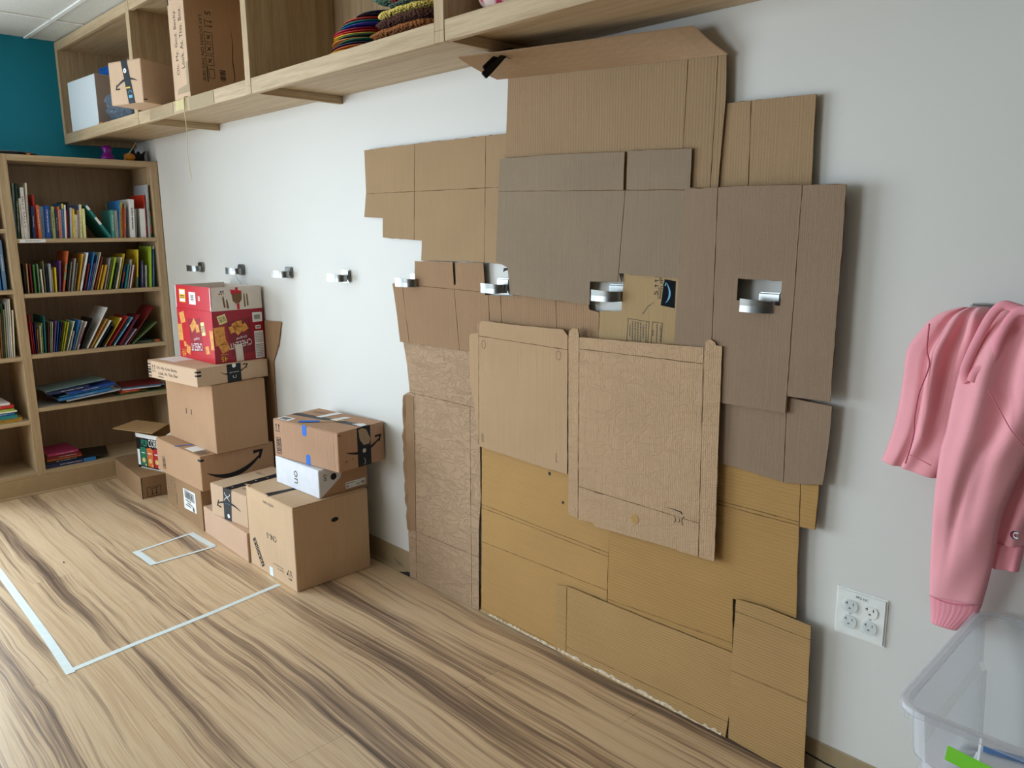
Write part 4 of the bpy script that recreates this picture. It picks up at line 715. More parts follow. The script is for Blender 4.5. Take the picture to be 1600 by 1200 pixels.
# spring clamp under the shelf
ct = thing('spring_clamp', 'black spring clamp pinching the top cardboard flap to the shelf bracket', 'clamp', (3.49, -0.185, 1.785), (0.0, 0.0, 0.0))
def bar(name, a, b, w, t, mat, parent, taper=1.0):
    a, b = Vector(a), Vector(b); d = (b - a); L = d.length; q = d.to_track_quat('Z', 'X').to_matrix().to_4x4(); bm = bmesh.new(); n = 6
    rings = []
    for i in range(n + 1):
        f = i / n; ww = w * (taper + (1 - taper) * math.sin(f * math.pi / 2)); rings.append([bm.verts.new(Matrix.Translation(a) @ q @ Vector((sx * ww / 2, sy * t / 2, L * f))) for sx, sy in ((-1, -1), (1, -1), (1, 1), (-1, 1))])
    for i in range(n):
        for k in range(4): bm.faces.new((rings[i][k], rings[i][(k + 1) % 4], rings[i + 1][(k + 1) % 4], rings[i + 1][k]))
    bm.faces.new(rings[0]); bm.faces.new(rings[-1][::-1]); return bm_obj(name, bm, mat, parent, bevel=0.002, seg=2)
bar('handle', (0.010, 0.012, 0.010), (-0.022, -0.042, -0.050), 0.020, 0.012, M_PLASTICBLK, ct, 0.6)
bar('handle', (-0.014, 0.012, 0.016), (-0.030, -0.034, -0.030), 0.014, 0.009, M_PLASTICBLK, ct, 0.7)
bar('jaw', (-0.020, 0.012, 0.012), (0.000, 0.050, 0.022), 0.018, 0.010, M_PLASTICBLK, ct)
bar('jaw', (0.008, 0.012, 0.008), (0.020, 0.050, 0.004), 0.018, 0.010, M_PLASTICBLK, ct)
bar('jaw_pad', (0.016, 0.046, 0.006), (0.024, 0.060, 0.012), 0.016, 0.009, plain('orange_pad', (190, 80, 30), 0.5), ct)
tube('spring', smoothpath([(-0.012, 0.012 + 0.003 * math.sin(k), 0.012 + 0.003 * math.cos(k)) for k in range(3)], 3), 0.003, M_STEEL, ct)
# ------------------------------------------------------------------ boxes
def faces_of(L_, W_, H_, e=0.0006):
    return {'L': lambda u, v, d: (-L_ + u, -e, v), 'R': lambda u, v, d: (e, u, v), 'T': lambda u, v, d: (-L_ + u, v, H_ + e)}
def carton(name, label, dims, z, mat, top='x', group=None, rot=None, seam=True, cat='box'):
    x, y, a, L_, W_, H_ = dims; t = thing(name, label, cat, (x, y, z + 0.0005), rot or (0, 0, a), group); H_ -= 0.001
    ft = 0.003
    body = box('carton_body', -L_, 0, 0, W_, 0, H_ - (ft if seam else 0), mat, t, bevel=0.0022)
    if seam:
        if top == 'x':
            box('flap', -L_ + 0.001, -0.001, 0.0006, W_ / 2 - 0.0012, H_ - ft + 0.0001, H_, mat, t, 0.001); box('flap', -L_ + 0.001, -0.001, W_ / 2 + 0.0012, W_ - 0.0006, H_ - ft + 0.0001, H_, mat, t, 0.001)
        else:
            box('flap', -L_ + 0.0006, -L_ / 2 - 0.0012, 0.001, W_ - 0.001, H_ - ft + 0.0001, H_, mat, t, 0.001); box('flap', -L_ / 2 + 0.0012, -0.0006, 0.001, W_ - 0.001, H_ - ft + 0.0001, H_, mat, t, 0.001)
    return body, faces_of(L_, W_, H_)
K_A = card('box_big_kraft', (208, 177, 144), 'X', 120, 0.05, mott=0.12); K_B = card('box_low_kraft', (206, 172, 145), 'X', 150, 0.04, wrinkle=0.05); K_M = card('box_worn_kraft', (188, 150, 122), 'X', 150, 0.05, wrinkle=0.06, mott=0.13)
# big box
t, f = carton('cardboard_box', 'largest cardboard box on the floor, with upside down code and diagonal stamp', (2.578, -0.392, -0.012, 0.377, 0.326, 0.33), 0, K_A, top='y', seam=False)
box('flap', -0.376, -0.192, 0.001, 0.325, 0.3295, 0.3325, K_A, t, 0.001)
box('lifted_corner', -0.03, 0, 0, 0.03, 0, 0.002, K_A, t, 0.0005, M=Matrix.Translation((-0.345, -0.004, 0.3335)) @ Matrix.Rotation(-0.35, 4, 'X') @ Matrix.Rotation(0.2, 4, 'Y'))
box('flap', -0.186, -0.001, 0.001, 0.325, 0.3295, 0.3325, K_A, t, 0.001)
flat('dark_gap', [[(0.150, 0.008), (0.190, 0.004), (0.189, 0.26), (0.181, 0.20)]], lambda u, v, d: (-0.377 + u, v, 0.3329), M_BLACK, t)  # shade below a lifted flap, painted on as a black wedge
text('MADE IN CHINA', f['L'], 0.186, 0.301, 0.085, 0.011, M_GREYINK, t, ang=math.pi)
text('CNL-5', f['L'], 0.196, 0.167, 0.078, 0.022, M_BLACK, t, ang=math.pi)
fr_ = [xf(p, 0.0745, 0.0705, -0.98) for p in [rect(-0.060, -0.0135, 0.060, 0.0135)]]
flat('fragile_stamp', fr_, f['L'], M_BLACK, t); text('FRAGILE', lambda u, v, d: (-0.377 + u, -0.0010, v), 0.0745, 0.0705, 0.106, 0.0185, K_A, t, ang=-0.98 + math.pi)
flat('masking_tape', [rect(0.161, 0.002, 0.190, 0.040)], f['L'], M_MASK, t)
text('PRINTED WITH SOY INK', f['L'], 0.236, 0.062, 0.080, 0.006, M_GREYINK, t, ang=math.pi); text('PLEASE RECYCLE', f['L'], 0.254, 0.050, 0.050, 0.006, M_GREYINK, t, ang=math.pi)
rc = []
for k in range(3):
    a_ = k * 2.0944 + math.pi / 2 + math.pi; rc += [xf(p, 0.325, 0.052, a_, 1.0) for p in ([(0.014, -0.013), (0.017, -0.013), (0.017, 0.010), (0.014, 0.010)], [(0.010, 0.006), (0.021, 0.006), (0.0155, 0.017)])]
flat('recycling_mark', rc, f['L'], M_BLACK, t); text('21', f['L'], 0.325, 0.052, 0.014, 0.012, M_BLACK, t, ang=math.pi)
flat('hand_hole', [arcpoly(0.174, 0.243, 0.017, 0, 6.2832, 0.0165, 0.55)], f['R'], M_BLACK, t)
# low box and small taped box
t, f = carton('cardboard_box', 'low wide cardboard box on the floor, left of the largest box', (2.190, -0.394, -0.038, 0.455, 0.37, 0.126), 0, K_B, top='x')
t, f = carton('cardboard_box', 'small cardboard box with black tape strips, on the low wide box', (2.147, -0.363, 0.092, 0.288, 0.308, 0.141), 0.126, K_BOXL, top='y')
flat('packing_tape', [[(0.100, 0.0), (0.105, 0.142), (0.172, 0.142), (0.158, 0.0)]], f['L'], M_TAPEBLK, t)
flat('packing_tape', [rect(0.113, 0.0, 0.160, 0.305)], f['T'], M_TAPEBLK, t)
fL2 = lambda u, v, d: (-0.288 + u, -0.0010, v); fT2 = lambda u, v, d: (-0.288 + u, v, 0.1412)
flat('arrow_print', [xf(p, 0.145, 0.066, math.pi - 0.05) for p in smile(0.185, 0.020, 0.009)], fL2, M_BLACK, t)
flat('blue_print', [arcpoly(0.137, 0.128, 0.024, math.pi + 0.3, 2 * math.pi - 0.3, 0.003), arcpoly(0.133, 0.080, 0.022, 0.4, math.pi - 0.2, 0.003)], fL2, M_WHITE, t)
text('prime', fL2, 0.136, 0.076, 0.040, 0.014, M_TEALINK, t); flat('white_dot', [arcpoly(0.137, 0.020, 0.010, 0, 6.28, 0.0095)], fL2, M_WHITE, t)
for k in range(5): flat('white_dash', [xf([(-0.006, -0.004), (0.006, -0.002), (0.005, 0.003)], 0.132 + 0.006 * (k % 2), 0.03 + 0.055 * k, k)], fT2, M_WHITE, t)
text('PLEASE RECYCLE', f['T'], 0.215, 0.05, 0.08, 0.012, M_GREYINK, t); text('THIS WAY UP', f['T'], 0.06, 0.21, 0.06, 0.014, M_GREYINK, t)
ps = thing('craft_stick', 'wooden craft stick held by blue tape on the small taped box', 'stick', (2.07, -0.13, 0.268))
box('stick', -0.085, 0.085, -0.005, 0.005, 0.0016, 0.0036, plain('craft_stick_wood', (222, 186, 142), 0.7), ps, 0.0008, M=Matrix.Rotation(-0.25, 4, 'Z')); box('blue_tape', -0.095, -0.055, -0.012, 0.012, 0.0036, 0.0046, M_BLUETAPE, ps, M=Matrix.Rotation(-0.25, 4, 'Z')); box('blue_tape', 0.06, 0.09, -0.012, 0.012, 0.0036, 0.0046, M_BLUETAPE, ps, M=Matrix.Rotation(-0.25, 4, 'Z'))
# label box and icon box
t, f = carton('cardboard_box', 'dull cardboard box with a white shipping label on the floor', (1.720, -0.377, -0.060, 0.325, 0.36, 0.194), 0, K_BOXD, top='y')
flat('shipping_label', [[(0.087, 0.148), (0.250, 0.160), (0.250, 0.062), (0.087, 0.049)]], f['L'], M_WHITE, t); g2 = lambda u, v, d: (-0.325 + u, -0.0010, v)
flat('barcode', barcode(0.115, 0.112, 0.225, 0.142, 18), g2, M_BLACK, t); flat('barcode_frame', frame_rect(0.108, 0.108, 0.232, 0.147, 0.003), g2, M_BLACK, t)
for k in range(3): flat('small_print', dashes(0.15 + 0.02 * (k % 2), 0.098 - 0.012 * k, 0.07, 0.006, k, False), g2, M_GREYINK, t)
flat('black_star', [xf([(0.018 * (1 if k % 2 else 0.55) * math.cos(k * math.pi / 8), 0.018 * (1 if k % 2 else 0.55) * math.sin(k * math.pi / 8)) for k in range(16)], 0.215, 0.072)], g2, M_GREYINK, t)
t, f = carton('cardboard_box', 'cardboard box with small round care symbols, wedged behind the labelled one', (1.375, -0.345, -0.060, 0.175, 0.33, 0.19), 0, K_BOXD, top='y')
flat('round_symbols', [arcpoly(0.03 + 0.045 * i, 0.06 + 0.035 * j + 0.01 * i, 0.014, 0, 6.2832, 0.002) for i in range(3) for j in range(3)] + [rect(0.085, 0.120, 0.092, 0.138), rect(0.132, 0.108, 0.139, 0.128), rect(0.14, 0.03, 0.148, 0.085)], f['L'], M_GREYINK, t)
# long smile box
t, f = carton('cardboard_box', 'long cardboard box with a wide curved arrow, second tier of the tall stack', (1.751, -0.379, 0.014, 0.490, 0.353, 0.163), 0.195, K_BOX, top='x')
flat('arrow_print', [xf(p, 0.160, 0.086, 0.04) for p in smile(0.27, 0.052, 0.022)], f['R'], M_BLACK, t)
flat('corner_mark', [rect(0.465, 0.138, 0.4895, 0.148)], f['L'], M_BLACK, t); flat('corner_mark', [rect(0.0, 0.138, 0.016, 0.148)], f['R'], M_BLACK, t)
flat('barcode', barcode(0.066, 0.028, 0.088, 0.075, 8, False) + frame_rect(0.062, 0.022, 0.092, 0.082, 0.002), f['L'], M_BLACK, t)
flat('shipping_label', [rect(0.30, 0.012, 0.39, 0.075)], f['T'], M_WHITE, t); flat('barcode', barcode(0.40, 0.012, 0.47, 0.06, 12, False), f['T'], M_GREYINK, t)
flat('blue_tape', [xf(rect(-0.045, -0.006, 0.045, 0.006), 0.25, 0.035, 1.2)], lambda u, v, d: (-0.49 + u, v, 0.1635), M_BLUETAPE, t)
# tall plain box
t, f = carton('cardboard_box', 'tall plain cardboard box with two small slots, middle of the tall stack', (1.771, -0.309, 0.028, 0.490, 0.253, 0.312), 0.358, K_BOX, top='x')
flat('slot', [rect(0.205, 0.145, 0.212, 0.170), rect(0.258, 0.146, 0.265, 0.171)], f['L'], M_BLACK, t)
# flat box
t, f = carton('cardboard_box', 'flat wide cardboard box with printed message, under the red snack box', (1.773, -0.370, 0.112, 0.435, 0.352, 0.082), 0.6705, K_BOXL, top='x')
text('Oh. My. God. Becky.', f['L'], 0.178, 0.052, 0.185, 0.017, M_BLACK, t); text('Look. At. This. Box.', f['L'], 0.186, 0.030, 0.175, 0.015, M_BLACK, t); text('amazon', f['L'], 0.118, 0.012, 0.05, 0.007, M_GREYINK, t)
flat('barcode', barcode(0.006, 0.008, 0.028, 0.074, 5, False) + frame_rect(0.003, 0.004, 0.032, 0.078, 0.002), f['L'], M_BLACK, t); flat('arrows_up', arrows(0.058, 0.048, 0.032), f['L'], M_BLACK, t)
flat('corner_mark', [rect(0.418, 0.062, 0.4345, 0.070), rect(0.418, 0.046, 0.4345, 0.054)], f['L'], M_BLACK, t); flat('corner_mark', [rect(0.0, 0.062, 0.020, 0.070), rect(0.0, 0.046, 0.020, 0.054)], f['R'], M_BLACK, t)
flat('packing_tape', [[(0.143, 0.0), (0.147, 0.082), (0.213, 0.082), (0.210, 0.0)]], f['R'], M_TAPEBLK, t); g2 = lambda u, v, d: (0.0011, u, v)
flat('arrow_print', [xf(p, 0.178, 0.052, 0.02) for p in smile(0.135, 0.022, 0.008)], f['R'], M_BLACK, t)
flat('packing_tape', [rect(0.143, 0.0, 0.212, 0.082)], g2, M_TAPEBLK, t); flat('white_dot', [arcpoly(0.178, 0.074, 0.010, 0, 6.28, 0.0095), arcpoly(0.178, 0.026, 0.009, 2.6, 6.8, 0.002)], lambda u, v, d: (0.0015, u, v), M_WHITE, t)
text('prime', lambda u, v, d: (0.0015, u, v), 0.178, 0.044, 0.045, 0.007, M_WHITE, t)
flat('shipping_label', [rect(0.02, 0.04, 0.17, 0.20)], f['T'], M_WHITE, t)
# ---- red snack box, inverted, flaps standing up
RED = plain('snack_red', (200, 12, 34), 0.35); RED2 = plain('snack_deep_red', (158, 16, 38), 0.35); CREAM = plain('snack_cream', (226, 216, 204), 0.6); CRK = plain('cracker_orange', (226, 156, 72), 0.5, var=0.25, scale=60); CRKD = plain('cracker_dark', (176, 110, 46), 0.5); YEL = plain('snack_yellow', (240, 200, 60), 0.5); KIN = card('box_inside', (178, 142, 100), 'X', 150, 0.08)
LG, WG, HG, HF = 0.35, 0.245, 0.233, 0.34
t = thing('snack_box', 'red and cream cracker case turned upside down, topmost of the tall stack', 'box', (1.714, -0.258, 0.7535), (0, 0, 0.037))
bm = bmesh.new(); w_ = 0.003
for a_ in ((-LG, 0, 0, w_, 0, HG), (-LG, 0, WG - w_, WG, 0, HG), (-LG, -LG + w_, w_, WG - w_, 0, HG), (-w_, 0, w_, WG - w_, 0, HG), (-LG + w_, -w_, w_, WG - w_, 0, w_)): add_box(bm, *a_)
bm_obj('carton_body', bm, RED, t)
box('inner_divider', -LG + 0.004, -0.004, 0.004, WG - 0.004, HG - 0.05, HG - 0.047, KIN, t)
box('flap', -LG + 0.001, -0.001, 0, w_, 0.0005, HF - HG, RED, t, 0.0006, M=Matrix.Translation((0, 0, HG)) @ Matrix.Rotation(-0.02, 4, 'X'))
box('flap', -w_, 0, 0.001, WG - 0.001, 0.0005, HF - HG - 0.002, CREAM, t, 0.0006, M=Matrix.Translation((0, 0, HG)) @ Matrix.Rotation(-0.05, 4, 'Y'))
box('flap', -LG + 0.001, -0.001, WG - w_, WG, 0.0005, HF - HG - 0.006, CREAM, t, 0.0006, M=Matrix.Translation((0, 0, HG))); box('flap', -LG, -LG + w_, 0.002, WG - 0.002, 0.0005, HF - HG, CREAM, t, 0.0006, M=Matrix.Translation((0, 0, HG)))
f = {'L': lambda u, v, d: (-LG + u, -0.0006, v), 'L2': lambda u, v, d: (-LG + u, -0.0010, v), 'L3': lambda u, v, d: (-LG + u, -0.0014, v), 'R': lambda u, v, d: (0.0006, u, v), 'R2': lambda u, v, d: (0.0010, u, v), 'R3': lambda u, v, d: (0.0014, u, v),
     'FL': lambda u, v, d: (-LG + u, -0.0012 + 0.02 * (v - HG) * 1.0 - 0.0004, v), 'FR': lambda u, v, d: (0.0008 - 0.05 * (v - HG), u, v), 'FR2': lambda u, v, d: (0.0012 - 0.05 * (v - HG), u, v)}
f['FL'] = lambda u, v, d: (-LG + u, -0.0008 + 0.02 * (v - HG), v); f['FL2'] = lambda u, v, d: (-LG + u, -0.0012 + 0.02 * (v - HG), v)
flat('red_print', [rect(0, 0, WG, HG)], f['R'], RED2, t)  # shade of the right face put in as a deeper red
flat('sticker', [rect(0.040, 0.262, 0.102, 0.322)], f['FL'], YEL, t); flat('sticker', [rect(0.044, 0.300, 0.098, 0.318), rect(0.044, 0.266, 0.098, 0.278)], f['FL2'], M_WHITE, t); flat('small_print', dashes(0.071, 0.291, 0.046, 0.006, 1, False) + dashes(0.071, 0.282, 0.046, 0.004, 2, False), f['FL2'], plain('sticker_brown', (120, 70, 20)), t)
flat('sticker', [rect(0.138, 0.256, 0.204, 0.312)], f['FL'], M_WHITE, t); flat('barcode', barcode(0.156, 0.272, 0.186, 0.300, 9, False), f['FL2'], M_GREYINK, t)
flat('small_print', dashes(0.233, 0.286, 0.022, 0.007, 5) + dashes(0.243, 0.286, 0.02, 0.006, 6), f['FL'], M_WHITE, t)
flat('cream_edge', [rect(-0.0, 0.236, 0.006, 0.336)], f['FL'], M_WHITE, t); flat('cream_edge', [rect(LG - 0.008, 0.236, LG - 0.002, 0.336)], f['FL'], M_WHITE, t)
# torn paper patches, dots, red stripe on the cream flap
flat('torn_patch', [[(0.100, 0.320), (0.104, 0.275), (0.118, 0.262), (0.136, 0.264), (0.148, 0.280), (0.150, 0.312)], [(0.062, 0.300), (0.068, 0.250), (0.060, 0.245), (0.056, 0.290)], [(0.078, 0.285), (0.084, 0.244), (0.074, 0.243), (0.072, 0.28)], [(0.158, 0.308), (0.163, 0.302), (0.164, 0.246), (0.157, 0.244)], [(0.172, 0.306), (0.177, 0.300), (0.179, 0.252), (0.171, 0.248)]], f['FR'], plain('torn_kraft', (126, 94, 66), 0.9), t)
flat('red_stripe', [rect(0.122, 0.236, 0.134, 0.262), rect(0.121, 0.320, 0.133, 0.334), [(0.097, 0.326), (0.150, 0.318), (0.148, 0.309), (0.099, 0.305)]], f['FR2'], RED, t)
for (u_, v_, c_) in ((0.052, 0.318, (60, 70, 120)), (0.062, 0.319, (70, 90, 160)), (0.044, 0.308, (170, 80, 90)), (0.054, 0.308, (190, 110, 90)), (0.063, 0.309, (220, 190, 110))): flat('colour_dot', [arcpoly(u_, v_, 0.0042, 0, 6.2832, 0.0041)], f['FR'], plain('dot_%d' % c_[0], c_, 0.5), t)
def cracker(F, F2, u, v, s, ang, asp=1.0):
    P_ = []; n = 9
    for sd in range(4):
        for k in range(n):
            a_ = -1 + 2 * k / n; r_ = 0.06 if k % 2 else 0
            P_.append({0: (a_, -1 + r_), 1: (1 - r_, a_), 2: (-a_, 1 - r_), 3: (-1 + r_, -a_)}[sd])
    flat('cracker_print', [xf([(x * s * asp, y * s) for x, y in P_], u, v, ang)], f[F], CRK, t); flat('cracker_dot', [arcpoly(u, v, s * 0.1, 0, 6.28, s * 0.095)], f[F2], CRKD, t)
flat('bag_print', [xf(rect(-0.062, -0.078, 0.062, 0.074), 0.176, 0.118, 0.08)], f['L'], RED2, t)
cracker('L', 'L2', 0.053, 0.190, 0.026, 0.25); cracker('L', 'L2', 0.022, 0.118, 0.040, 0.05, 0.6); cracker('L2', 'L3', 0.150, 0.150, 0.018, 0.5); cracker('L2', 'L3', 0.200, 0.148, 0.018, 0.2); cracker('L2', 'L3', 0.172, 0.170, 0.018, 0.8)
cracker('L', 'L2', 0.062, 0.066, 0.012, 0.1); cracker('L', 'L2', 0.092, 0.042, 0.020, -0.25); cracker('L', 'L2', 0.285, 0.056, 0.018, 0.2); cracker('L', 'L2', 0.334, 0.105, 0.044, 0.08, 0.36)
flat('sticker', [xf(rect(-0.018, -0.030, 0.018, 0.030), 0.256, 0.150, 0.15)], f['L'], plain('sticker_cream', (238, 224, 160)), t); text('REAL CHEESE', f['L2'], 0.256, 0.150, 0.030, 0.030, M_GREYINK, t, ang=math.pi + 0.15)
text('Original', f['L2'], 0.185, 0.100, 0.058, 0.014, M_WHITE, t, ang=math.pi + 0.22); text('CHEEZ-IT', f['L2'], 0.180, 0.062, 0.112, 0.034, M_WHITE, t, ang=math.pi + 0.08)
text('45', f['L'], 0.044, 0.018, 0.040, 0.022, YEL, t, ang=math.pi); text('POUCHES', f['L'], 0.042, 0.036, 0.040, 0.006, YEL, t, ang=math.pi)
flat('bag_print', [xf(rect(-0.056, -0.080, 0.056, 0.078), 0.128, 0.112, 0.10)], f['R2'], plain('snack_wine', (128, 14, 32), 0.35), t)  # bag red darkened too, carrying the right face's shade
cracker('R2', 'R3', 0.030, 0.122, 0.042, 0.06, 0.62); cracker('R2', 'R3', 0.048, 0.070, 0.022, 0.4)
for (u_, v_, s_, a_) in ((0.092, 0.148, 0.016, 0.3), (0.118, 0.142, 0.017, 0.7), (0.148, 0.152, 0.016, 0.5), (0.124, 0.168, 0.016, 0.1), (0.105, 0.164, 0.014, 0.4)): cracker('R3', 'R3', u_, v_, s_, a_)
flat('sticker', [xf(rect(-0.020, -0.020, 0.020, 0.020), 0.046, 0.196, 0.25)], f['R2'], plain('sticker_cream', (238, 224, 160)), t); text('REAL CHEESE', f['R3'], 0.046, 0.196, 0.030, 0.024, M_GREYINK, t, ang=math.pi + 0.25)
R4 = lambda u, v, d: (0.0018, u, v)
text('Original', R4, 0.132, 0.108, 0.052, 0.014, M_WHITE, t, ang=math.pi + 0.2); text('CHEEZ-IT', R4, 0.126, 0.078, 0.108, 0.028, M_WHITE, t, ang=math.pi + 0.14)
flat('torn_patch', [[(0.096, 0.078), (0.132, 0.078), (0.136, 0.001), (0.100, 0.001)]], lambda u, v, d: (0.0023, u, v), CREAM, t)
text('45', f['R2'], 0.044, 0.018, 0.030, 0.022, YEL, t, ang=math.pi); text('POUCHES', f['R2'], 0.044, 0.038, 0.034, 0.006, YEL, t, ang=math.pi)
flat('sticker', [rect(0.192, 0.172, 0.240, 0.216), rect(0.204, 0.140, 0.230, 0.156), rect(0.196, 0.004, 0.240, 0.130)], f['R2'], M_WHITE, t)
flat('barcode', barcode(0.200, 0.184, 0.230, 0.206, 10, False), f['R3'], M_GREYINK, t); flat('small_print', [rect(0.199, 0.012 + 0.0075 * k, 0.237, 0.0155 + 0.0075 * k) for k in range(15) if k not in (8,)], f['R3'], plain('print_grey', (150, 150, 150)), t); flat('small_print', [rect(0.208, 0.145, 0.226, 0.151)], f['R3'], M_GREYINK, t)
# white show box under the top taped box
t, f = carton('shoe_box', 'white and brown shoe box on the largest box', (2.563, -0.268, 0.032, 0.312, 0.222, 0.112), 0.3335, plain('glossy_white_board', (226, 230, 238), 0.35), seam=False)
text('on', f['L'], 0.150, 0.052, 0.052, 0.024, M_GREYINK, t, ang=-math.pi / 2); text('on', f['R'], 0.028, 0.078, 0.026, 0.014, M_GREYINK, t, ang=-math.pi / 2)
flat('brown_end', [[(0.006, 0.001), (0.095, 0.062), (0.120, 0.112), (0.2215, 0.112), (0.2215, 0.001)]], f['R'], K_BOX, t); flat('round_hole', [arcpoly(0.066, 0.074, 0.014, 0, 6.2832, 0.0138)], f['R'], M_BLACK, t)
g2 = lambda u, v, d: (0.0011, u, v); flat('size_label', [rect(0.118, 0.010, 0.212, 0.037)], g2, M_WHITE, t); g3 = lambda u, v, d: (0.0015, u, v); flat('small_print', dashes(0.142, 0.031, 0.042, 0.003, 3, False), g3, M_GREYINK, t); text('9.5', g3, 0.176, 0.020, 0.014, 0.009, M_BLACK, t); flat('barcode', barcode(0.190, 0.016, 0.208, 0.028, 8) + barcode(0.122, 0.014, 0.132, 0.024, 5), g3, M_GREYINK, t)
# top taped box
t, f = carton('cardboard_box', 'worn cardboard box with blue tape and curved arrow, on the white shoe box', (2.653, -0.232, 0.125, 0.397, 0.228, 0.154), 0.447, K_M, top='x')
flat('arrows_up', arrows(0.028, 0.120, 0.032), f['L'], M_BLACK, t); flat('barcode', barcode(0.020, 0.016, 0.042, 0.076, 9, False) + frame_rect(0.016, 0.012, 0.046, 0.080, 0.002), f['L'], M_BLACK, t)
for (p_) in ([(0.187, 0.154), (0.187, 0.116), (0.199, 0.110), (0.213, 0.116), (0.213, 0.154)], [(0.202, 0.0), (0.202, 0.034), (0.214, 0.042), (0.228, 0.036), (0.228, 0.0)]): flat('blue_tape', [p_], f['L'], M_BLUETAPE, t)
flat('fold_line', [rect(u_, 0.002, u_ + 0.0012, 0.150) for u_ in (0.330, 0.343, 0.352, 0.366, 0.372)], f['L'], K_BOXL, t)
flat('packing_tape', [rect(0.092, 0.0, 0.158, 0.154)], f['R'], M_TAPEBLK, t); g2 = lambda u, v, d: (0.0011, u, v)
flat('arrow_print', [xf(p, 0.122, 0.076, 0.06) for p in smile(0.175, 0.026, 0.011)], g2, M_BLACK, t); flat('torn_patch', [[(0.098, 0.146), (0.104, 0.105), (0.122, 0.082), (0.150, 0.082), (0.156, 0.100), (0.138, 0.140), (0.118, 0.150)]], lambda u, v, d: (0.0015, u, v), plain('torn_paper', (168, 148, 122), 0.9), t)
flat('white_dot', [arcpoly(0.124, 0.060, 0.009, 0, 6.28, 0.0085), arcpoly(0.112, 0.018, 0.016, -1.0, 1.0, 0.002)], lambda u, v, d: (0.0015, u, v), plain('print_pale', (200, 200, 190)), t); flat('corner_mark', [rect(0.0, 0.140, 0.014, 0.143), rect(0.03, 0.034, 0.042, 0.037), rect(0.062, 0.038, 0.068, 0.040)], f['R'], M_BLACK, t)
flat('packing_tape', [[(-0.0, 0.088), (0.0, 0.122), (0.396, 0.150), (0.396, 0.118)]], f['T'], M_TAPEBLK, t); g2 = lambda u, v, d: (-0.397 + u, v, 0.1542)
flat('shipping_label', [[(0.015, 0.006), (0.092, 0.006), (0.080, 0.052), (0.010, 0.052)]], f['T'], M_WHITE, t); flat('barcode', barcode(0.022, 0.014, 0.070, 0.044, 12), g2, M_GREYINK, t)
for lp in ([(0.120, 0.118), (0.150, 0.122), (0.165, 0.222), (0.128, 0.218)], [(0.205, 0.120), (0.240, 0.126), (0.250, 0.190), (0.218, 0.186)], [(0.33, 0.126), (0.39, 0.118), (0.39, 0.150), (0.36, 0.158)]): flat('shipping_label', [lp], g2, M_WHITE, t)
text('THIS SIDE UP', f['T'], 0.075, 0.175, 0.075, 0.022, M_GREYINK, t, ang=0.2)
ps = thing('craft_stick', 'craft stick and blue tape lying across the top worn cardboard box', 'stick', (2.44, -0.19, 0.6012), (0, 0, 0.125 + 0.72))
box('stick', -0.02, 0.11, -0.005, 0.005, 0.0003, 0.0023, plain('craft_stick_wood', (222, 186, 142), 0.7), ps, 0.0008); box('blue_tape', -0.070, 0.010, -0.012, 0.012, 0.0024, 0.0032, M_BLUETAPE, ps)
# small floor box by the bookcase and open snack carton on it
t, f = carton('cardboard_box', 'small brown cardboard box on the floor beside the bookcase base', (1.063, -0.410, -0.063, 0.468, 0.27, 0.113), 0, K_BOXD, top='y')
flat('arrows_down', [xf(p, 0.060, 0.030, 0) for p in [[(a, -b) for a, b in q] for q in arrows(0, 0, 0.036)]] + frame_rect(0.025, 0.006, 0.092, 0.056, 0.002), f['R'], M_BLACK, t); flat('corner_mark', [rect(0.0, 0.0, 0.004, 0.112)], f['R'], M_BLACK, t)
aJ = 0.278; LJ, WJ, HJ = 0.30, 0.215, 0.192
t = thing('snack_box', 'open black printed popcorn carton with spread flaps, on the small floor box', 'box', (0.875 + LJ * math.cos(aJ), -0.351 + LJ * math.sin(aJ), 0.1145), (0, 0, aJ))
JB = plain('snack_black', (16, 16, 18), 0.35)
bm = bmesh.new()
for a_ in ((-LJ, 0, 0, w_, 0, HJ), (-LJ, 0, WJ - w_, WJ, 0, HJ), (-LJ, -LJ + w_, w_, WJ - w_, 0, HJ), (-w_, 0, w_, WJ - w_, 0, HJ), (-LJ + w_, -w_, w_, WJ - w_, 0, w_)): add_box(bm, *a_)
bm_obj('carton_body', bm, KIN, t)
fJ = lambda k: (lambda u, v, d: (-LJ + u, -0.0005 - 0.0004 * k, v))
flat('black_print', [rect(0.001, 0.004, LJ - 0.001, 0.170)], fJ(0), JB, t); flat('white_print', [rect(0.001, 0.170, LJ - 0.001, 0.191), rect(0.004, 0.020, 0.024, 0.105)], fJ(1), M_WHITE, t)
text('POP', fJ(1), 0.068, 0.143, 0.050, 0.036, plain('pop_teal', (40, 160, 130)), t); text('CORNERS', fJ(1), 0.165, 0.147, 0.130, 0.040, M_WHITE, t)
for k, (c_, u_) in enumerate((((26, 120, 90), 0.030), ((214, 110, 50), 0.082), ((180, 30, 44), 0.134), ((240, 190, 60), 0.186), ((60, 90, 170), 0.238))):
    flat('bag_print', [[(u_, 0.020), (u_ + 0.046, 0.016), (u_ + 0.048, 0.112), (u_ + 0.030, 0.122), (u_ - 0.002, 0.116)]], fJ(1), plain('bag_%d' % k, c_, 0.4), t)
    flat('bag_chips', [arcpoly(u_ + 0.022, 0.05, 0.014, 0, 6.28, 0.013), arcpoly(u_ + 0.036, 0.026, 0.006, 0, 6.28, 0.0058)], fJ(2), plain('chip_gold', (226, 190, 120), 0.6), t); flat('small_print', dashes(u_ + 0.022, 0.09, 0.026, 0.006, k, False), fJ(2), M_WHITE, t)
flat('small_print', dashes(0.15, 0.009, 0.25, 0.005, 9, False), fJ(1), M_WHITE, t)
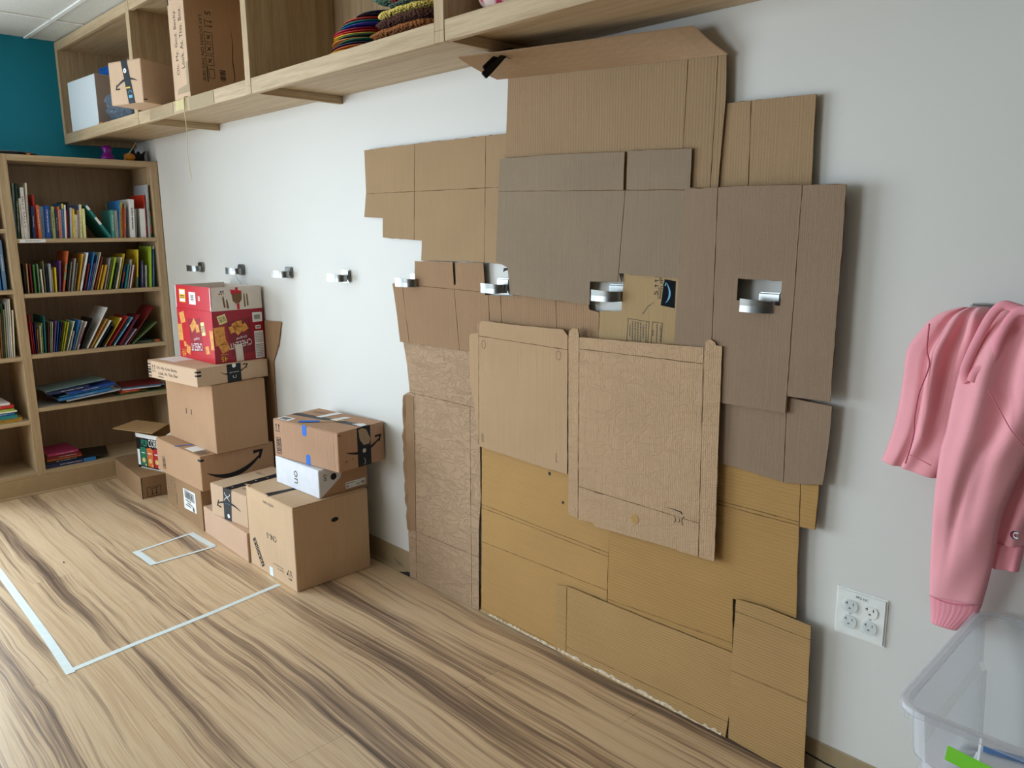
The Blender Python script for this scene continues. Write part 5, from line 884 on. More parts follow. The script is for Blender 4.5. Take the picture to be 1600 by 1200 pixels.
c_, n_ = math.cos(aJ), math.sin(aJ); toL = lambda x, y: ((x - t.location.x) * c_ + (y - t.location.y) * n_, -(x - t.location.x) * n_ + (y - t.location.y) * c_)
poly_prism('flap', [[toL(0.796, -0.435), toL(1.059, -0.33), toL(0.828, -0.159), toL(0.600, -0.250)]], lambda u, v, d: (u, v, HJ + 0.004 - d + 0.02 * (v < 0)), 0.003, KIN, t)
box('flap', -LJ + 0.001, -0.001, 0, 0.11, 0, 0.003, KIN, t, 0.0008, M=Matrix.Translation((0, WJ - 0.003, HJ)) @ Matrix.Rotation(1.1, 4, 'X'))
box('paper_sheet', -0.12, -0.02, 0.05, 0.16, 0, 0.001, M_WHITE, t, M=Matrix.Translation((0, 0, HJ - 0.02)) @ Matrix.Rotation(0.3, 4, 'X'))
# cardboard leaning on the wall behind the stack
box_t = thing('cardboard_sheet', 'bare brown cardboard piece leaning on the wall behind the tall stack', 'cardboard', (1.80, -0.001, 0.0))
poly_prism('face_liner', [[(-0.20, 0.0), (-0.045, 0.0), (-0.036, 0.74), (0.024, 0.824), (0.063, 0.933), (-0.20, 0.925)]], lambda u, v, d: (u, -0.008 + 0.002 * v / 0.93 + d, v), 0.004, K_BOXD, box_t, jit=0.0008)
# ------------------------------------------------------------------ things on the overhead shelf
ZT = ST + 0.0005
def soft(bm_, n=1):
    pass
t, f = carton('storage_box', 'white corrugated box at the left end of the overhead shelf', (0.772, -0.338, 0.053, 0.361, 0.27, 0.246), ZT, card('white_board', (214, 224, 230), 'X', 60, 0.12, mott=0.03), top='x')
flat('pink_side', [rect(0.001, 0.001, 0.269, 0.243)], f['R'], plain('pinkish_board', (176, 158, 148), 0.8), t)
t = thing('gift_box', 'small blue box standing on the white corrugated box', 'box', (0.70, -0.16, ZT + 0.2475), (0, 0, 0.1))
box('carton_body', -0.17, 0, -0.06, 0.05, 0, 0.058, plain('bright_blue_board', (24, 92, 176), 0.5), t, 0.002); box('lid_edge', -0.172, 0.002, -0.062, 0.052, 0.058, 0.066, plain('bright_blue_board', (24, 92, 176), 0.5), t, 0.002)
t = thing('picture_book', 'white card with yellow print propped behind the white corrugated box', 'card', (0.40, -0.09, ZT + 0.2475))
box('card_panel', -0.0, 0.17, 0, 0.004, 0, 0.062, M_WHITE, t, 0.0005); flat('yellow_print', [rect(0.07, 0.008, 0.14, 0.026)], lambda u, v, d: (u, -0.0004, v), YEL, t); flat('black_print', [rect(0.018, 0.012, 0.035, 0.05), rect(0.09, 0.038, 0.12, 0.041)], lambda u, v, d: (u, -0.0004, v), M_BLACK, t)
# crumpled grey plastic bag
def blob(name, cx, cy, cz, rx, ry, rz, mat, parent=None, amp=0.25, fr=9, seed=0, floorz=None, sub=4):
    bm = bmesh.new(); bmesh.ops.create_icosphere(bm, subdivisions=sub, radius=1)
    for v in bm.verts:
        n_ = noise.noise(v.co * fr * 0.25 + Vector((seed, 0, 0))) + 0.5 * abs(noise.noise(v.co * fr * 0.6 + Vector((0, seed, 0))))
        k = 1 + amp * n_; v.co = Vector((v.co.x * rx * k + cx, v.co.y * ry * k + cy, v.co.z * rz * k + cz))
        if floorz is not None and v.co.z < floorz: v.co.z = floorz + 0.0005
    return bm_obj(name, bm, mat, parent, smooth=True)
mb, tb_, bb = nt('grey_plastic_film'); bb.inputs['Base Color'].default_value = s2l((112, 130, 148)) + (1,); bb.inputs['Roughness'].default_value = 0.18; bb.inputs['Specular IOR Level'].default_value = 0.8
nn = tb_.nodes.new('ShaderNodeTexNoise'); nn.inputs['Scale'].default_value = 18; nn.inputs['Detail'].default_value = 5; nn.inputs['Distortion'].default_value = 2; bpn = tb_.nodes.new('ShaderNodeBump'); bpn.inputs['Distance'].default_value = 0.03; bpn.inputs['Strength'].default_value = 0.9; tb_.links.new(nn.outputs['Fac'], bpn.inputs['Height']); tb_.links.new(bpn.outputs[0], bb.inputs['Normal'])
bag = blob('plastic_bag', 0.0, 0.0, 0.07, 0.215, 0.11, 0.085, mb, None, 0.35, 10, 2, 0.0); bag.location = (1.035, -0.245, ZT + 0.001); tag(bag, 'crumpled grey plastic bag beside the white corrugated box', 'bag')
orf = box('orange_item', 0, 0.06, 0, 0.03, 0, 0.008, plain('orange_plastic', (220, 130, 30), 0.4), None, 0.003); orf.location = (0.80, -0.352, ZT); tag(orf, 'small orange flat item peeking out under the plastic bag', 'item'); orf.name = 'orange_strip'
t, f = carton('cardboard_box', 'cardboard box with black tape jutting over the front edge of the overhead shelf', (1.647, -0.439, 0.318, 0.198, 0.25, 0.171), ZT, K_BOXL, top='y')
flat('packing_tape', [[(0.108, 0.0), (0.080, 0.171), (0.117, 0.171), (0.148, 0.0)]], f['L'], M_TAPEBLK, t); g2 = lambda u, v, d: (-0.198 + u, -0.0010, v)
flat('arrow_print', [xf(p, 0.105, 0.082, math.pi + 0.05) for p in smile(0.135, 0.020, 0.009)], g2, M_BLACK, t); flat('white_dot', [arcpoly(0.101, 0.130, 0.010, 0, 6.28, 0.007)], g2, M_WHITE, t); flat('blue_print', [arcpoly(0.122, 0.040, 0.012, 0, 3.1, 0.002), rect(0.112, 0.022, 0.134, 0.034)], g2, M_TEALINK, t); flat('yellow_print', [rect(0.10, 0.060, 0.125, 0.066)], lambda u, v, d: (-0.198 + u, -0.0014, v), YEL, t); flat('corner_mark', [rect(0, 0.010, 0.018, 0.014)], f['R'], M_BLACK, t)
t, f = carton('cardboard_box', 'tall cardboard box on end in the overhead shelf, message printed upwards', (1.898, -0.350, 0.026, 0.144, 0.262, 0.405), ZT, K_BOX, top='x')
flat('light_side', [rect(0.001, 0.001, 0.143, 0.402)], f['L'], K_BOXL, t); g2 = lambda u, v, d: (-0.144 + u, -0.0010, v)  # window light on the left face put in as paler kraft
text('Oh. My. God. Becky.', g2, 0.055, 0.215, 0.245, 0.030, M_BLACK, t, ang=math.pi / 2); text('Look. At. This. Box.', g2, 0.100, 0.225, 0.225, 0.028, M_BLACK, t, ang=math.pi / 2)
flat('torn_patch', [[(0.128, 0.135), (0.120, 0.10), (0.122, 0.05), (0.04, 0.04), (0.03, 0.02), (0.143, 0.02), (0.143, 0.13)]], lambda u, v, d: (-0.144 + u, -0.0014, v), plain('torn_paper', (168, 148, 122), 0.9), t); flat('corner_mark', [rect(0.002, 0.36, 0.012, 0.385), rect(0.028, 0.375, 0.036, 0.395)], g2, M_BLACK, t)
text('LAY DOWN ON THIS SIDE', f['R'], 0.062, 0.19, 0.245, 0.013, M_BLACK, t, ang=-math.pi / 2); text('5', f['R'], 0.094, 0.325, 0.014, 0.024, M_BLACK, t, ang=-math.pi / 2)
flat('arrows_up', arrows(0.094, 0.285, 0.032, -math.pi / 2), f['R'], M_BLACK, t)
for k in range(3): flat('printed_frame', [xf(p, 0.090, 0.235 - 0.044 * k) for p in frame_rect(-0.017, -0.019, 0.017, 0.019, 0.002)] + [xf(rect(-0.012, -0.0015, 0.012, 0.0015), 0.09, 0.235 - 0.044 * k, 0.8), xf(rect(-0.009, -0.0015, 0.009, 0.0015), 0.09, 0.235 - 0.044 * k, -0.9)], f['R'], M_BLACK, t)
flat('printed_frame', [xf(p, 0.094, 0.098) for p in frame_rect(-0.012, -0.018, 0.012, 0.018, 0.002)] + [rect(0.074, 0.065, 0.078, 0.125)], f['R'], M_BLACK, t); flat('barcode', barcode(0.128, 0.075, 0.152, 0.118, 8, False), f['R'], M_BLACK, t)
flat('torn_line', [[(0.185, 0.05), (0.189, 0.10), (0.184, 0.16), (0.190, 0.22), (0.186, 0.30), (0.193, 0.22), (0.188, 0.16), (0.193, 0.10)]], f['R'], plain('torn_dark', (80, 48, 22), 0.9), t)
pp = box('paper_sheet', 0, 0.0015, -0.03, 0.18, 0, 0.06, M_WHITE, None); pp.location = (2.362, -0.31, ZT + 0.001); pp.rotation_euler = (0, -0.25, 0); tag(pp, 'white paper sheets leaning by the divider of the overhead shelf', 'paper')
# pile of coloured flexible discs
DC = [((178, 30, 28), 'dark red'), ((226, 60, 40), 'red'), ((238, 198, 40), 'yellow'), ((240, 120, 30), 'orange'), ((60, 40, 90), 'plum'), ((16, 100, 70), 'green'), ((238, 140, 60), 'pale orange'), ((10, 80, 60), 'dark green'), ((240, 200, 50), 'golden'), ((224, 50, 40), 'bright red'), ((190, 30, 70), 'crimson'), ((26, 50, 150), 'blue'), ((20, 130, 130), 'teal'), ((206, 60, 50), 'coral'), ((16, 22, 40), 'black')]
XP = [(2.78, 0), (2.77, 0.0), (2.77, 0), (2.80, 0), (2.80, 0), (2.83, 0), (2.80, 0), (2.83, 0), (2.81, 0), (2.81, 0), (2.81, 0), (2.85, 0), (2.85, 0), (2.86, 0), (2.93, 0)]
for k, ((c_, n_), (x_, _)) in enumerate(zip(DC, XP)):
    bm = bmesh.new(); N = 26; zc = 0.0 + 0.0067 * k; Rr = 0.118 - 0.001 * k; top_, bot = [], []
    for i in range(N):
        a_ = i / N * 2 * math.pi; r_ = Rr; x = r_ * math.cos(a_); y = 0.095 * math.sin(a_); wv = 0.004 * (x / 0.118) + 0.0025 * math.sin(2 * a_ + k * 0.8) * min(1, k / 3) * 0.5; wv = max(wv, -0.0 if k == 0 else -0.006)
        if k == 0: wv = max(0, wv)
        top_.append(bm.verts.new((x, y, zc + wv + 0.0016))); bot.append(bm.verts.new((x, y, zc + wv)))
    ct_ = bm.verts.new((0, 0, zc + 0.0016)); cb_ = bm.verts.new((0, 0, zc))
    for i in range(N):
        j = (i + 1) % N; bm.faces.new((top_[i], top_[j], ct_)); bm.faces.new((bot[j], bot[i], cb_)); bm.faces.new((top_[i], bot[i], bot[j], top_[j]))
    d_ = bm_obj('flexible_disc', bm, plain('disc_%d' % k, c_, 0.22, spec=0.7), None, smooth=False); d_.location = (x_ + 0.118, -0.225, ZT + 0.002)
    tag(d_, f'{n_} glossy flexible disc, {"lowest of the pile" if k == 0 else "topmost of the pile" if k == 14 else "in the pile above a " + DC[k - 1][1] + " one"}', 'disc', 'pile of coloured flexible discs')
# knitted hats / squares
KC = [((96, 110, 124), 'speckled blue', 0.014, 3.20, 0.10), ((168, 106, 62), 'rust orange', 0.022, 3.19, 0.16), ((88, 58, 48), 'chocolate brown', 0.026, 3.225, 0.145), ((232, 206, 110), 'pale yellow', 0.016, 3.23, 0.14), ((90, 104, 96), 'dark grey green', 0.012, 3.26, 0.11), ((150, 44, 40), 'brick red', 0.016, 3.275, 0.115), ((110, 140, 116), 'sage green', 0.024, 3.215, 0.155), ((66, 58, 54), 'dark brown', 0.022, 3.225, 0.15), ((214, 196, 96), 'mustard yellow', 0.020, 3.24, 0.14)]
zc = ZT
for k, (c_, n_, h_, x_, r_) in enumerate(KC):
    bm = bmesh.new(); N, J = 40, 8; rings = []
    for j in range(J + 1):
        ph = -math.pi / 2 + math.pi * j / J; rr_ = math.cos(ph) ** 0.45 if 0 < j < J else 0.02; ring_ = []
        for i in range(N):
            a_ = 2 * math.pi * i / N; sq = (abs(math.cos(a_)) ** 4 + abs(math.sin(a_)) ** 4) ** -0.25
            rip = 0.003 * math.sin(a_ * 13 + k) ; x = (r_ + rip) * sq * rr_ * math.cos(a_); y = (0.115 + rip) * sq * rr_ * math.sin(a_)
            sag = 0.006 * math.sin(a_ + k * 1.7) * (k > 1) + 0.002 * math.sin(5 * a_ + k)
            ring_.append(bm.verts.new((x, y, max(0.0, h_ / 2 + h_ / 2 * math.sin(ph) + sag * 0.1) if k < 1 else h_ / 2 + h_ / 2 * math.sin(ph) + sag * 0.15)))
        rings.append(ring_)
    for j in range(J):
        for i in range(N): bm.faces.new((rings[j][i], rings[j][(i + 1) % N], rings[j + 1][(i + 1) % N], rings[j + 1][i]))
    bm.faces.new(rings[0][::-1]); bm.faces.new(rings[-1])
    kk = bm_obj('knitted_mat', bm, knit('knit_%d' % k, c_), None, smooth=True); kk.location = (x_ + 0.02 if k < 2 else x_, -0.215, zc + 0.0035 * (k > 0)); zc += h_ * 1.0 + 0.0015
    tag(kk, f'{n_} knitted piece folded in the wool pile, {"at the very bottom" if k == 0 else "topmost in view" if k == 8 else "resting on the " + KC[k - 1][1] + " one"}', 'knitting', 'folded knitted pieces')
# floral pouch and white cloth
m, tt_, b_ = nt('floral_cotton'); tcn = tt_.nodes.new('ShaderNodeTexCoord'); vo = tt_.nodes.new('ShaderNodeTexVoronoi'); vo.inputs['Scale'].default_value = 26; tt_.links.new(tcn.outputs['Object'], vo.inputs['Vector']); rp = tt_.nodes.new('ShaderNodeValToRGB'); rp.color_ramp.interpolation = 'CONSTANT'
rp.color_ramp.elements[0].color = s2l((232, 196, 90)) + (1,); rp.color_ramp.elements[1].position = 0.42; rp.color_ramp.elements[1].color = s2l((240, 218, 206)) + (1,); e_ = rp.color_ramp.elements.new(0.10); e_.color = s2l((196, 60, 96)) + (1,)
e2_ = rp.color_ramp.elements.new(0.30); e2_.color = s2l((240, 170, 180)) + (1,)
tt_.links.new(vo.outputs['Distance'], rp.inputs['Fac']); tt_.links.new(rp.outputs['Color'], b_.inputs['Base Color']); b_.inputs['Roughness'].default_value = 0.9
pz = blob('fabric_pouch', 0, 0, 0.09, 0.105, 0.08, 0.095, m, None, 0.10, 5, 4, 0.0); pz.location = (3.600, -0.250, ZT + 0.001); tag(pz, 'floral cotton pouch with pink flowers on the overhead shelf', 'pouch')
pz = blob('folded_cloth', 0, 0, 0.045, 0.13, 0.09, 0.05, cloth('white_cloth', (226, 228, 224)), None, 0.12, 6, 7, 0.0); pz.location = (3.86, -0.245, ZT + 0.001); tag(pz, 'white folded cloth right of the floral pouch', 'cloth')
# hanging string
st = tube('hanging_string', smoothpath([(1.866, -0.30, ST + 0.004), (1.867, -0.352, ST + 0.004), (1.867, -0.364, ST), (1.866, -0.366, 1.82), (1.864, -0.364, 1.74), (1.857, -0.365, 1.655), (1.860, -0.364, 1.600), (1.866, -0.365, 1.567), (1.872, -0.364, 1.555), (1.862, -0.365, 1.535)], 5), [0.0022] * 20 + [0.0014] * 26, M_YTAPE); tag(st, 'thin cream string hanging from the front edge of the overhead shelf', 'string')
st = tube('loose_thread', smoothpath([(1.512, -0.045, 1.146), (1.513, -0.03, 1.11), (1.517, -0.022, 1.10), (1.515, -0.016, 1.078)], 4), 0.0007, M_GREYINK); tag(st, 'fine loose thread hanging under the second coat hook', 'thread')
# ------------------------------------------------------------------ on top of the bookcase
ZB = BH + 0.0006
MP = plain('purple_plastic', (130, 20, 140), 0.35); t = thing('toy_vase', 'purple plastic toy vase on top of the bookcase', 'toy', (0.50, -0.225, ZB))
lathe('vase_body', [(0.030, 0), (0.034, 0.006), (0.030, 0.022), (0.022, 0.034), (0.020, 0.046), (0.026, 0.060), (0.024, 0.072), (0.018, 0.076)], MP, t); lathe('vase_rim', [(0.027, 0.0595), (0.029, 0.062), (0.027, 0.066)], MP, t)
t = thing('toy_gourd', 'orange toy gourd with a wooden stick on top of the bookcase', 'toy', (0.50, -0.115, ZB))
bm = bmesh.new(); bmesh.ops.create_uvsphere(bm, u_segments=24, v_segments=12, radius=1)
for v in bm.verts:
    a_ = math.atan2(v.co.y, v.co.x); k = 1 + 0.07 * math.cos(6 * a_); v.co = Vector((v.co.x * 0.026 * k, v.co.y * 0.030 * k, v.co.z * 0.023 + 0.0232))
bm_obj('gourd_body', bm, plain('gourd_orange', (214, 140, 30), 0.45, var=0.2), t, smooth=True)
tube('stick', [(0.02, -0.035, 0.003), (0.02, 0.005, 0.055), (0.02, 0.036, 0.10)], 0.0024, plain('craft_stick_wood', (222, 186, 142), 0.7), t, 8)
t = thing('toy_bat', 'black spiky paper toy in the dark corner on top of the bookcase', 'toy', (0.46, -0.055, ZB))
poly_prism('wing_shape', [[(-0.030, 0), (0.030, 0), (0.028, 0.035), (0.036, 0.062), (0.014, 0.042), (0.0, 0.060), (-0.012, 0.040), (-0.034, 0.070), (-0.028, 0.03)]], lambda u, v, d: (d, u, v), 0.02, M_BLACK, t)
for (x_, y_, r1_) in ((0.0, -0.03, 0.012), (0.0, 0.02, 0.010)): lathe('foot', [(r1_, 0), (r1_ * 0.8, 0.008)], M_BLACK, t, 10, Matrix.Translation((0.03, y_, 0)))
bg_ = blob('black_cloth', 0, 0, 0.009, 0.09, 0.15, 0.013, cloth('black_felt', (22, 20, 22)), None, 0.2, 6, 3, 0.0); bg_.location = (0.47, -0.70, ZB); tag(bg_, 'black folded cloth with orange trim on top of the bookcase, left side', 'cloth')
box('orange_trim', 0.085, 0.10, 0.08, 0.094, 0.002, 0.009, plain('orange_plastic', (220, 130, 30), 0.4), bg_, 0.001); box('orange_trim', 0.085, 0.10, -0.055, -0.04, 0.004, 0.012, plain('orange_plastic', (220, 130, 30), 0.4), bg_, 0.001)
# ------------------------------------------------------------------ floor tape
TZ = [0.0004]
def tape(pts, w, label, group=None):
    TZ[0] += 0.0003
    P_ = [Vector((a, b, 0)) for a, b in pts]; bm = bmesh.new(); prev = None
    for i, p in enumerate(P_):
        d = (P_[min(i + 1, len(P_) - 1)] - P_[max(i - 1, 0)]).normalized(); n_ = Vector((-d.y, d.x, 0)) * w / 2
        cur = [bm.verts.new(p + n_ - P_[0] + Vector((0, 0, 0.0002))), bm.verts.new(p - n_ - P_[0] + Vector((0, 0, 0.0002))), bm.verts.new(p - n_ - P_[0]), bm.verts.new(p + n_ - P_[0])]
        if prev:
            for k in range(4): bm.faces.new((prev[k], prev[(k + 1) % 4], cur[(k + 1) % 4], cur[k]))
        else: bm.faces.new(cur[::-1])
        prev = cur
    bm.faces.new(prev); o_ = bm_obj('floor_tape', bm, M_MASK); o_.location = (P_[0].x, P_[0].y, TZ[0]); return tag(o_, label, 'tape', group)
tape([(2.556, -1.160), (2.53, -0.95), (2.505, -0.70), (2.465, -0.405)], 0.022, 'long straight white tape line ending at the largest cardboard box')
tape([(2.575, -1.165), (2.30, -1.155), (2.05, -1.150), (1.80, -1.146), (1.58, -1.142), (1.30, -1.140)], 0.026, 'wide pale tape line on the floor at the left edge of the picture')
tape([(1.705, -0.445), (1.725, -0.56), (1.745, -0.685)], 0.016, 'thin tape strip, far side of the small taped rectangle')
tape([(1.925, -0.415), (1.925, -0.55), (1.925, -0.68)], 0.016, 'thin tape strip, near side of the small taped rectangle')
tape([(1.735, -0.680), (1.83, -0.676), (1.93, -0.676)], 0.028, 'wide marked tape strip, left end of the small taped rectangle')
tape([(1.70, -0.430), (1.80, -0.428), (1.92, -0.424)], 0.028, 'wide tape strip, right end of the small taped rectangle')
bt_ = box('floor_crumb', -0.006, 0.006, -0.002, 0.002, 0, 0.002, M_BLACK); bt_.location = (1.64, -0.93, 0.0005); tag(bt_, 'tiny black crumb on the floor left of the taped rectangle', 'crumb')
# ------------------------------------------------------------------ outlet
t = thing('wall_outlet', 'white four socket wall outlet plate with a small printed label', 'outlet', (4.473, 0, 0.455))
PW = plain('outlet_white', (236, 238, 234), 0.35)
bm = bmesh.new(); add_box(bm, -0.057, 0.057, -0.0065, -0.0003, -0.057, 0.057)
bmesh.ops.bevel(bm, geom=[e for e in bm.edges if all(v.co.y < -0.006 for v in e.verts)], offset=0.004, segments=2, affect='EDGES'); bm_obj('cover_plate', bm, PW, t)
pl_ = lambda dy: (lambda u, v, d: (u, -0.0068 - dy, v))
MCAP = plain('safety_cap', (226, 232, 240), 0.12, spec=0.8)
for ix in (-0.0225, 0.0225):
    for iz in (0.019, -0.019):
        P_ = [(ix + 0.0165 * math.cos(a * math.pi / 12), iz + max(-0.0125, min(0.0125, 0.0165 * math.sin(a * math.pi / 12)))) for a in range(24)]
        poly_prism('socket', [P_], lambda u, v, d: (u, -0.0085 + d, v), 0.0018, PW, t)
        cov = not (ix > 0 and iz > 0); dark = M_BLACK if not (cov and iz < 0) else M_GREYINK
        flat('socket_slots', [rect(ix - 0.0085, iz + 0.002, ix - 0.0065, iz + 0.009), rect(ix - 0.0115, iz + 0.0045, ix - 0.0065, iz + 0.0065), rect(ix + 0.0055, iz + 0.0015, ix + 0.0075, iz + 0.0085), arcpoly(ix - 0.001, iz - 0.0065, 0.0028, 0, 6.2832, 0.0027)], pl_(0.0019), dark, t)
        if cov:
            P2_ = [(ix + 0.0185 * math.cos(a * math.pi / 12), iz + max(-0.0155, min(0.0155, 0.0185 * math.sin(a * math.pi / 12)))) for a in range(24)]
            poly_prism('safety_cap', [P2_], lambda u, v, d: (u, -0.0118 + d, v), 0.0025, clearplastic('clear_cap_%d%d' % (ix > 0, iz > 0), (0.99, 1.0, 1.0), 0.07), t)
for ix in (-0.0225, 0.0225): flat('screw', [arcpoly(ix, 0, 0.0028, 0, 6.28, 0.0027)], pl_(0.0002), plain('screw_grey', (180, 184, 184), 0.3), t)
flat('label_strip', [rect(-0.014, 0.039, 0.014, 0.049)], pl_(0.0002), M_WHITE, t); text('PP2-16', pl_(0.0006), 0, 0.044, 0.023, 0.006, M_BLACK, t)
# ------------------------------------------------------------------ hoodie
PINK = cloth('pink_fleece', (250, 172, 182)); PINKR = cloth('pink_rib', (247, 160, 174), 1400)
hd = thing('hoodie', 'pink hooded sweatshirt hanging from the coat hook at the right', 'sweatshirt', (4.665, -0.06, 1.10)); HO = Vector((4.665, -0.06, 1.10))
def interp_rows(rows, n):
    out = []; m = len(rows) - 1
    for i in range(n + 1):
        t_ = i / n * m; k = min(int(t_), m - 1); fr = t_ - k; a0, a1, a2, a3 = rows[max(k - 1, 0)], rows[k], rows[k + 1], rows[min(k + 2, m)]
        out.append([0.5 * ((2 * p1) + (p2 - p0) * fr + (2 * p0 - 5 * p1 + 4 * p2 - p3) * fr * fr + (-p0 + 3 * p1 - 3 * p2 + p3) * fr ** 3) for p0, p1, p2, p3 in zip(a0, a1, a2, a3)])
    return out
def drape(name, rows, mat, fold, n=48, NC=26):
    R_ = interp_rows(rows, n); bm = bmesh.new(); rings = []
    for i, (xl, zl, xr, zr, y, th) in enumerate(R_):
        ring_ = []; tt = i / n
        for k in range(2 * NC):
            if k < NC: s_ = k / (NC - 1) ; front = 1
            else: s_ = 1 - (k - NC) / (NC - 1); front = -1
            prof = math.sqrt(max(0, 1 - (2 * s_ - 1) ** 2)) ** 0.8
            px = xl + (xr - xl) * s_; pz = zl + (zr - zl) * s_
            off = th * prof * (1.0 if front > 0 else 0.45) ; fo = fold(s_, tt) * prof if front > 0 else 0
            yy = -(y + front * off / 2 * 1.0 + fo)
            ring_.append(bm.verts.new(Vector((px, min(yy, -0.012), pz)) - HO))
        rings.append(ring_)
    M_ = 2 * NC
    for i in range(n):
        for k in range(M_): bm.faces.new((rings[i][k], rings[i][(k + 1) % M_], rings[i + 1][(k + 1) % M_], rings[i + 1][k]))
    bm.faces.new(rings[0]); bm.faces.new(rings[-1][::-1])
    o_ = bm_obj(name, bm, mat, hd, smooth=True); return o_
g_ = lambda x, c, w: math.exp(-((x - c) / w) ** 2)
drape('body_panel', H_BODY, PINK, lambda s, t: 0.020 * g_(s, 0.42 + 0.1 * t, 0.10) * g_(t, 0.45, 0.4) - 0.022 * g_(s, 0.60 - 0.05 * t, 0.09) * g_(t, 0.45, 0.35) + 0.018 * g_(s, 0.75, 0.13) * g_(t, 0.22, 0.2) - 0.012 * g_(s, 0.30 + 0.05 * t, 0.05) + 0.004 * math.sin(9 * s + 6 * t))
drape('sleeve', H_SLEEVE, PINK, lambda s, t: 0.012 * g_(s, 0.25 + 0.05 * math.sin(4 * t), 0.10) * g_(t, 0.35, 0.3) - 0.014 * g_(s, 0.52 + 0.2 * (t - 0.3), 0.10) * g_(t, 0.30, 0.28) + 0.010 * g_(s, 0.75, 0.12) * g_(t, 0.3, 0.3) - 0.007 * g_(s, 0.35 + 0.5 * (0.8 - t), 0.06) * g_(t, 0.62, 0.2) + 0.003 * math.sin(20 * t + 7 * s) * g_(t, 0.8, 0.25), n=64)
drape('cuff', H_CUFF, PINKR, lambda s, t: 0.001 * math.sin(60 * s), n=14)
drape('back_panel', H_BACK, PINK, lambda s, t: 0.006 * math.sin(8 * s + 3 * t), n=36); drape('hem', H_HEM, PINKR, lambda s, t: 0.004 * math.sin(9 * s), n=10)
for nm, pth in (('neck_band', H_BAND1), ('neck_band', H_BAND2)):
    tube(nm, [Vector(p) - HO for p in smoothpath(pth, 6)], 0.0085, PINKR, hd, 10, flat=0.6)
def seam(name, pts, r_=0.0010): tube(name, [Vector(p) - HO for p in smoothpath(pts, 5)], r_, plain('pink_seam', (214, 120, 140), 0.9), hd, 6)
seam('seam', [(x, y - 0.012, z) for x, y, z in SEAM1], 0.0018)
seam('seam', [(4.566, -0.072, 0.872), (4.59, -0.080, 0.868), (4.612, -0.080, 0.860)])
seam('seam', [(4.712, -0.138, 1.035), (4.735, -0.139, 1.000), (4.757, -0.137, 0.965), (4.785, -0.128, 0.930)])
cf = H_CUFF[0]; seam('seam', [(cf[0] + 0.002, -0.056, cf[1]), (cf[0] + 0.03, -0.0665, cf[1] - 0.0), ((cf[0] + cf[2]) / 2 + 0.01, -0.067, (cf[1] + cf[3]) / 2 - 0.003), (cf[2] - 0.012, -0.061, cf[3] - 0.002)])
lg = flat('logo_patch', [xf(arcpoly(0, 0, 0.0085, 0.9, 5.4, 0.0085), 4.768, 0.756)], lambda u, v, d: (u - HO.x, -0.0785 - HO.y, v - HO.z), plain('logo_navy', (24, 28, 70), 0.6), hd)
flat('logo_letter', [xf(arcpoly(0, 0, 0.0068, 1.0, 5.3, 0.0032), 4.770, 0.756)], lambda u, v, d: (u - HO.x, -0.0790 - HO.y, v - HO.z), M_WHITE, hd); flat('logo_letter', [xf(arcpoly(0, 0, 0.0068, 2.3, 3.9, 0.0028), 4.7685, 0.756)], lambda u, v, d: (u - HO.x, -0.0795 - HO.y, v - HO.z), plain('logo_red', (190, 30, 50)), hd)
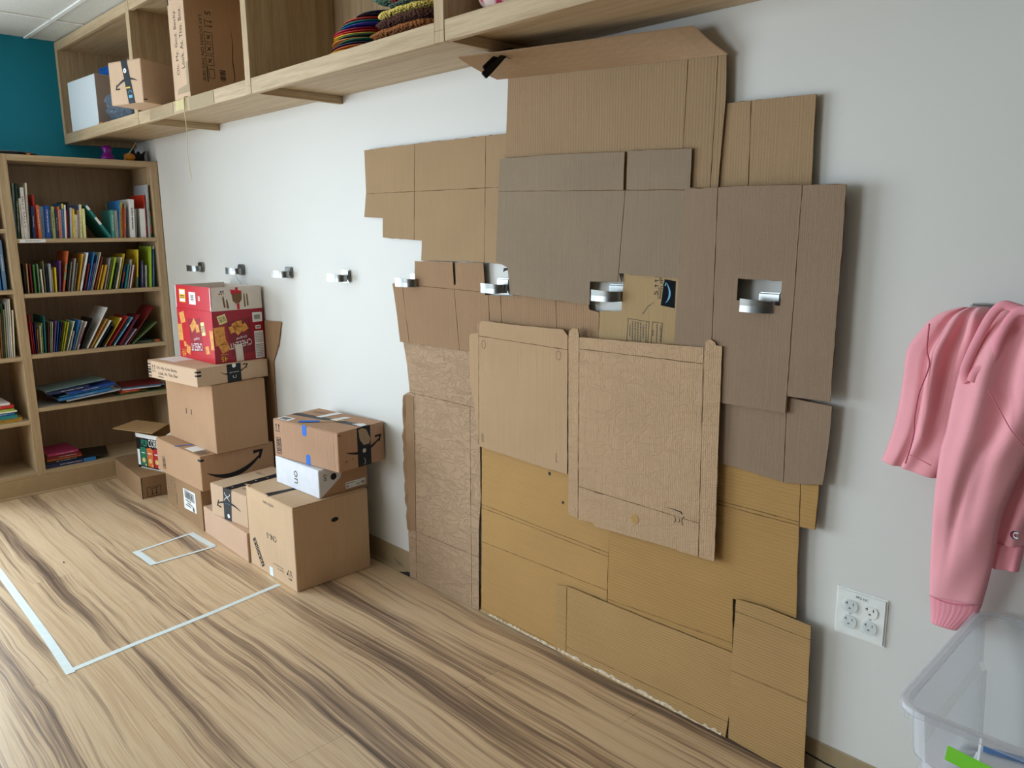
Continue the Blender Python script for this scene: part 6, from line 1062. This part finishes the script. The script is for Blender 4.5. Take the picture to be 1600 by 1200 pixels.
# ------------------------------------------------------------------ clear storage bins
CLR = clearplastic('clear_bin_plastic', (0.985, 0.99, 1.0), 0.035); CLR2 = clearplastic('clear_bin_rim', (0.98, 0.985, 1.0), 0.10)
def rrect(hx, hy, r, n=5):
    P_ = []
    for cx, cy, a0 in ((hx - r, hy - r, 0), (-hx + r, hy - r, math.pi / 2), (-hx + r, -hy + r, math.pi), (hx - r, -hy + r, 1.5 * math.pi)):
        for k in range(n + 1): a_ = a0 + math.pi / 2 * k / n; P_.append((cx + r * math.cos(a_), cy + r * math.sin(a_)))
    return P_
def bin_(label, x0, y0, z0, Lx, Ly, H_, rz=0.0):
    t_ = thing('storage_bin', label, 'bin', (x0 + Lx / 2, y0 + Ly / 2, z0 + 0.0005), (0, 0, rz)); hx, hy = Lx / 2, Ly / 2
    bm = bmesh.new(); rings = []
    prof = [(0.045, 0.0), (0.040, 0.008), (0.030, H_ * 0.62), (0.020, H_ * 0.66), (0.014, H_ - 0.012), (0.0165, H_ - 0.012), (0.0225, H_ * 0.66), (0.0325, H_ * 0.62), (0.0425, 0.010)]
    for ins, z_ in prof: rings.append([bm.verts.new((a, b, z_)) for a, b in rrect(hx - ins, hy - ins, 0.04)])
    n_ = len(rings[0])
    for i in range(len(rings) - 1):
        for k in range(n_): bm.faces.new((rings[i][k], rings[i][(k + 1) % n_], rings[i + 1][(k + 1) % n_], rings[i + 1][k]))
    bm.faces.new(rings[0][::-1]); bm.faces.new(rings[-1]); bm_obj('bin_body', bm, CLR, t_, smooth=False)
    bm = bmesh.new(); rings = []
    for ins, z_ in [(0.0165, H_ - 0.0118), (0.012, H_ - 0.001), (0.004, H_), (0.0, H_ - 0.003), (0.0, H_ - 0.014), (0.003, H_ - 0.014), (0.003, H_ - 0.005), (0.010, H_ - 0.004), (0.0138, H_ - 0.0118)]: rings.append([bm.verts.new((a, b, z_)) for a, b in rrect(hx - ins, hy - ins, 0.04)])
    for i in range(len(rings)):
        for k in range(n_): bm.faces.new((rings[i][k], rings[i][(k + 1) % n_], rings[(i + 1) % len(rings)][(k + 1) % n_], rings[(i + 1) % len(rings)][k]))
    bm_obj('rim', bm, CLR2, t_)
    for yy in (-hy * 0.55, -hy * 0.8, hy * 0.7): box('rim_rib', -hx + 0.006, -hx + 0.012, yy, yy + 0.004, H_ - 0.05, H_ - 0.013, CLR2, t_)
    for xx in (-hx * 0.35, hx * 0.35): box('rim_rib', xx, xx + 0.004, -hy + 0.005, -hy + 0.012, H_ - 0.06, H_ - 0.013, CLR2, t_)
    return t_
BZ = 0.285
lower = bin_('lower clear plastic storage bin standing on the floor in the near corner', 4.715, -0.475, 0.0, 0.60, 0.435, 0.283)
upper = bin_('clear plastic storage bin under the pink hoodie, craft supplies inside', 4.709, -0.488, BZ, 0.62, 0.465, 0.287, 0.0)
gt = box('green_tape', 0, 0.16, 0, 0.0006, 0, 0.026, plain('lime_tape', (130, 222, 60), 0.5), upper); gt.location = (4.790 - upper.location.x, -0.4885 + 0.0138 - upper.location.y - 0.002, 0.502 - upper.location.z); gt.rotation_euler = (0, 0.10, 0)
ZI = BZ + 0.0115
def bx_item(name, label, cat, dims, loc, rot, mat, b=0.002):
    o_ = box(name, -dims[0] / 2, dims[0] / 2, -dims[1] / 2, dims[1] / 2, 0, dims[2], mat, None, b); o_.location = loc; o_.rotation_euler = rot; return tag(o_, label, cat)
bx_item('paper_pad', 'white paper pad lying in the clear storage bin', 'paper', (0.30, 0.22, 0.06), (4.93, -0.28, ZI), (0, 0, 0.1), M_WHITE)
bx_item('pink_pouch', 'pink pencil pouch in the clear storage bin', 'pouch', (0.16, 0.09, 0.05), (4.90, -0.35, ZI + 0.061), (0, 0, 0.5), plain('hot_pink', (232, 90, 160), 0.5), 0.012)
pzb = blob('tissue_ball', 0, 0, 0.03, 0.05, 0.045, 0.032, cloth('pale_pink', (240, 214, 224)), None, 0.15, 5, 9, 0.0); pzb.location = (5.02, -0.22, ZI + 0.061); tag(pzb, 'pale crumpled tissue in the clear storage bin', 'tissue')
bx_item('craft_tray', 'white tray of craft bits under the marker pen in the clear bin', 'tray', (0.16, 0.10, 0.032), (4.86, -0.215, ZI + 0.061), (0, 0, 0.2), M_WHITE, 0.004)
mk = thing('marker_pen', 'blue marker pen lying on the pad in the clear storage bin', 'marker', (4.79, -0.235, ZI + 0.100), (0, math.pi / 2, 0.25)); lathe('barrel', [(0.005, 0), (0.0055, 0.002), (0.0055, 0.085), (0.0045, 0.09)], plain('marker_blue', (10, 110, 180), 0.35), mk, 12); lathe('marker_cap', [(0.0058, 0.0905), (0.006, 0.095), (0.0055, 0.125), (0.003, 0.127)], plain('marker_cap_dark', (30, 50, 80), 0.35), mk, 12)
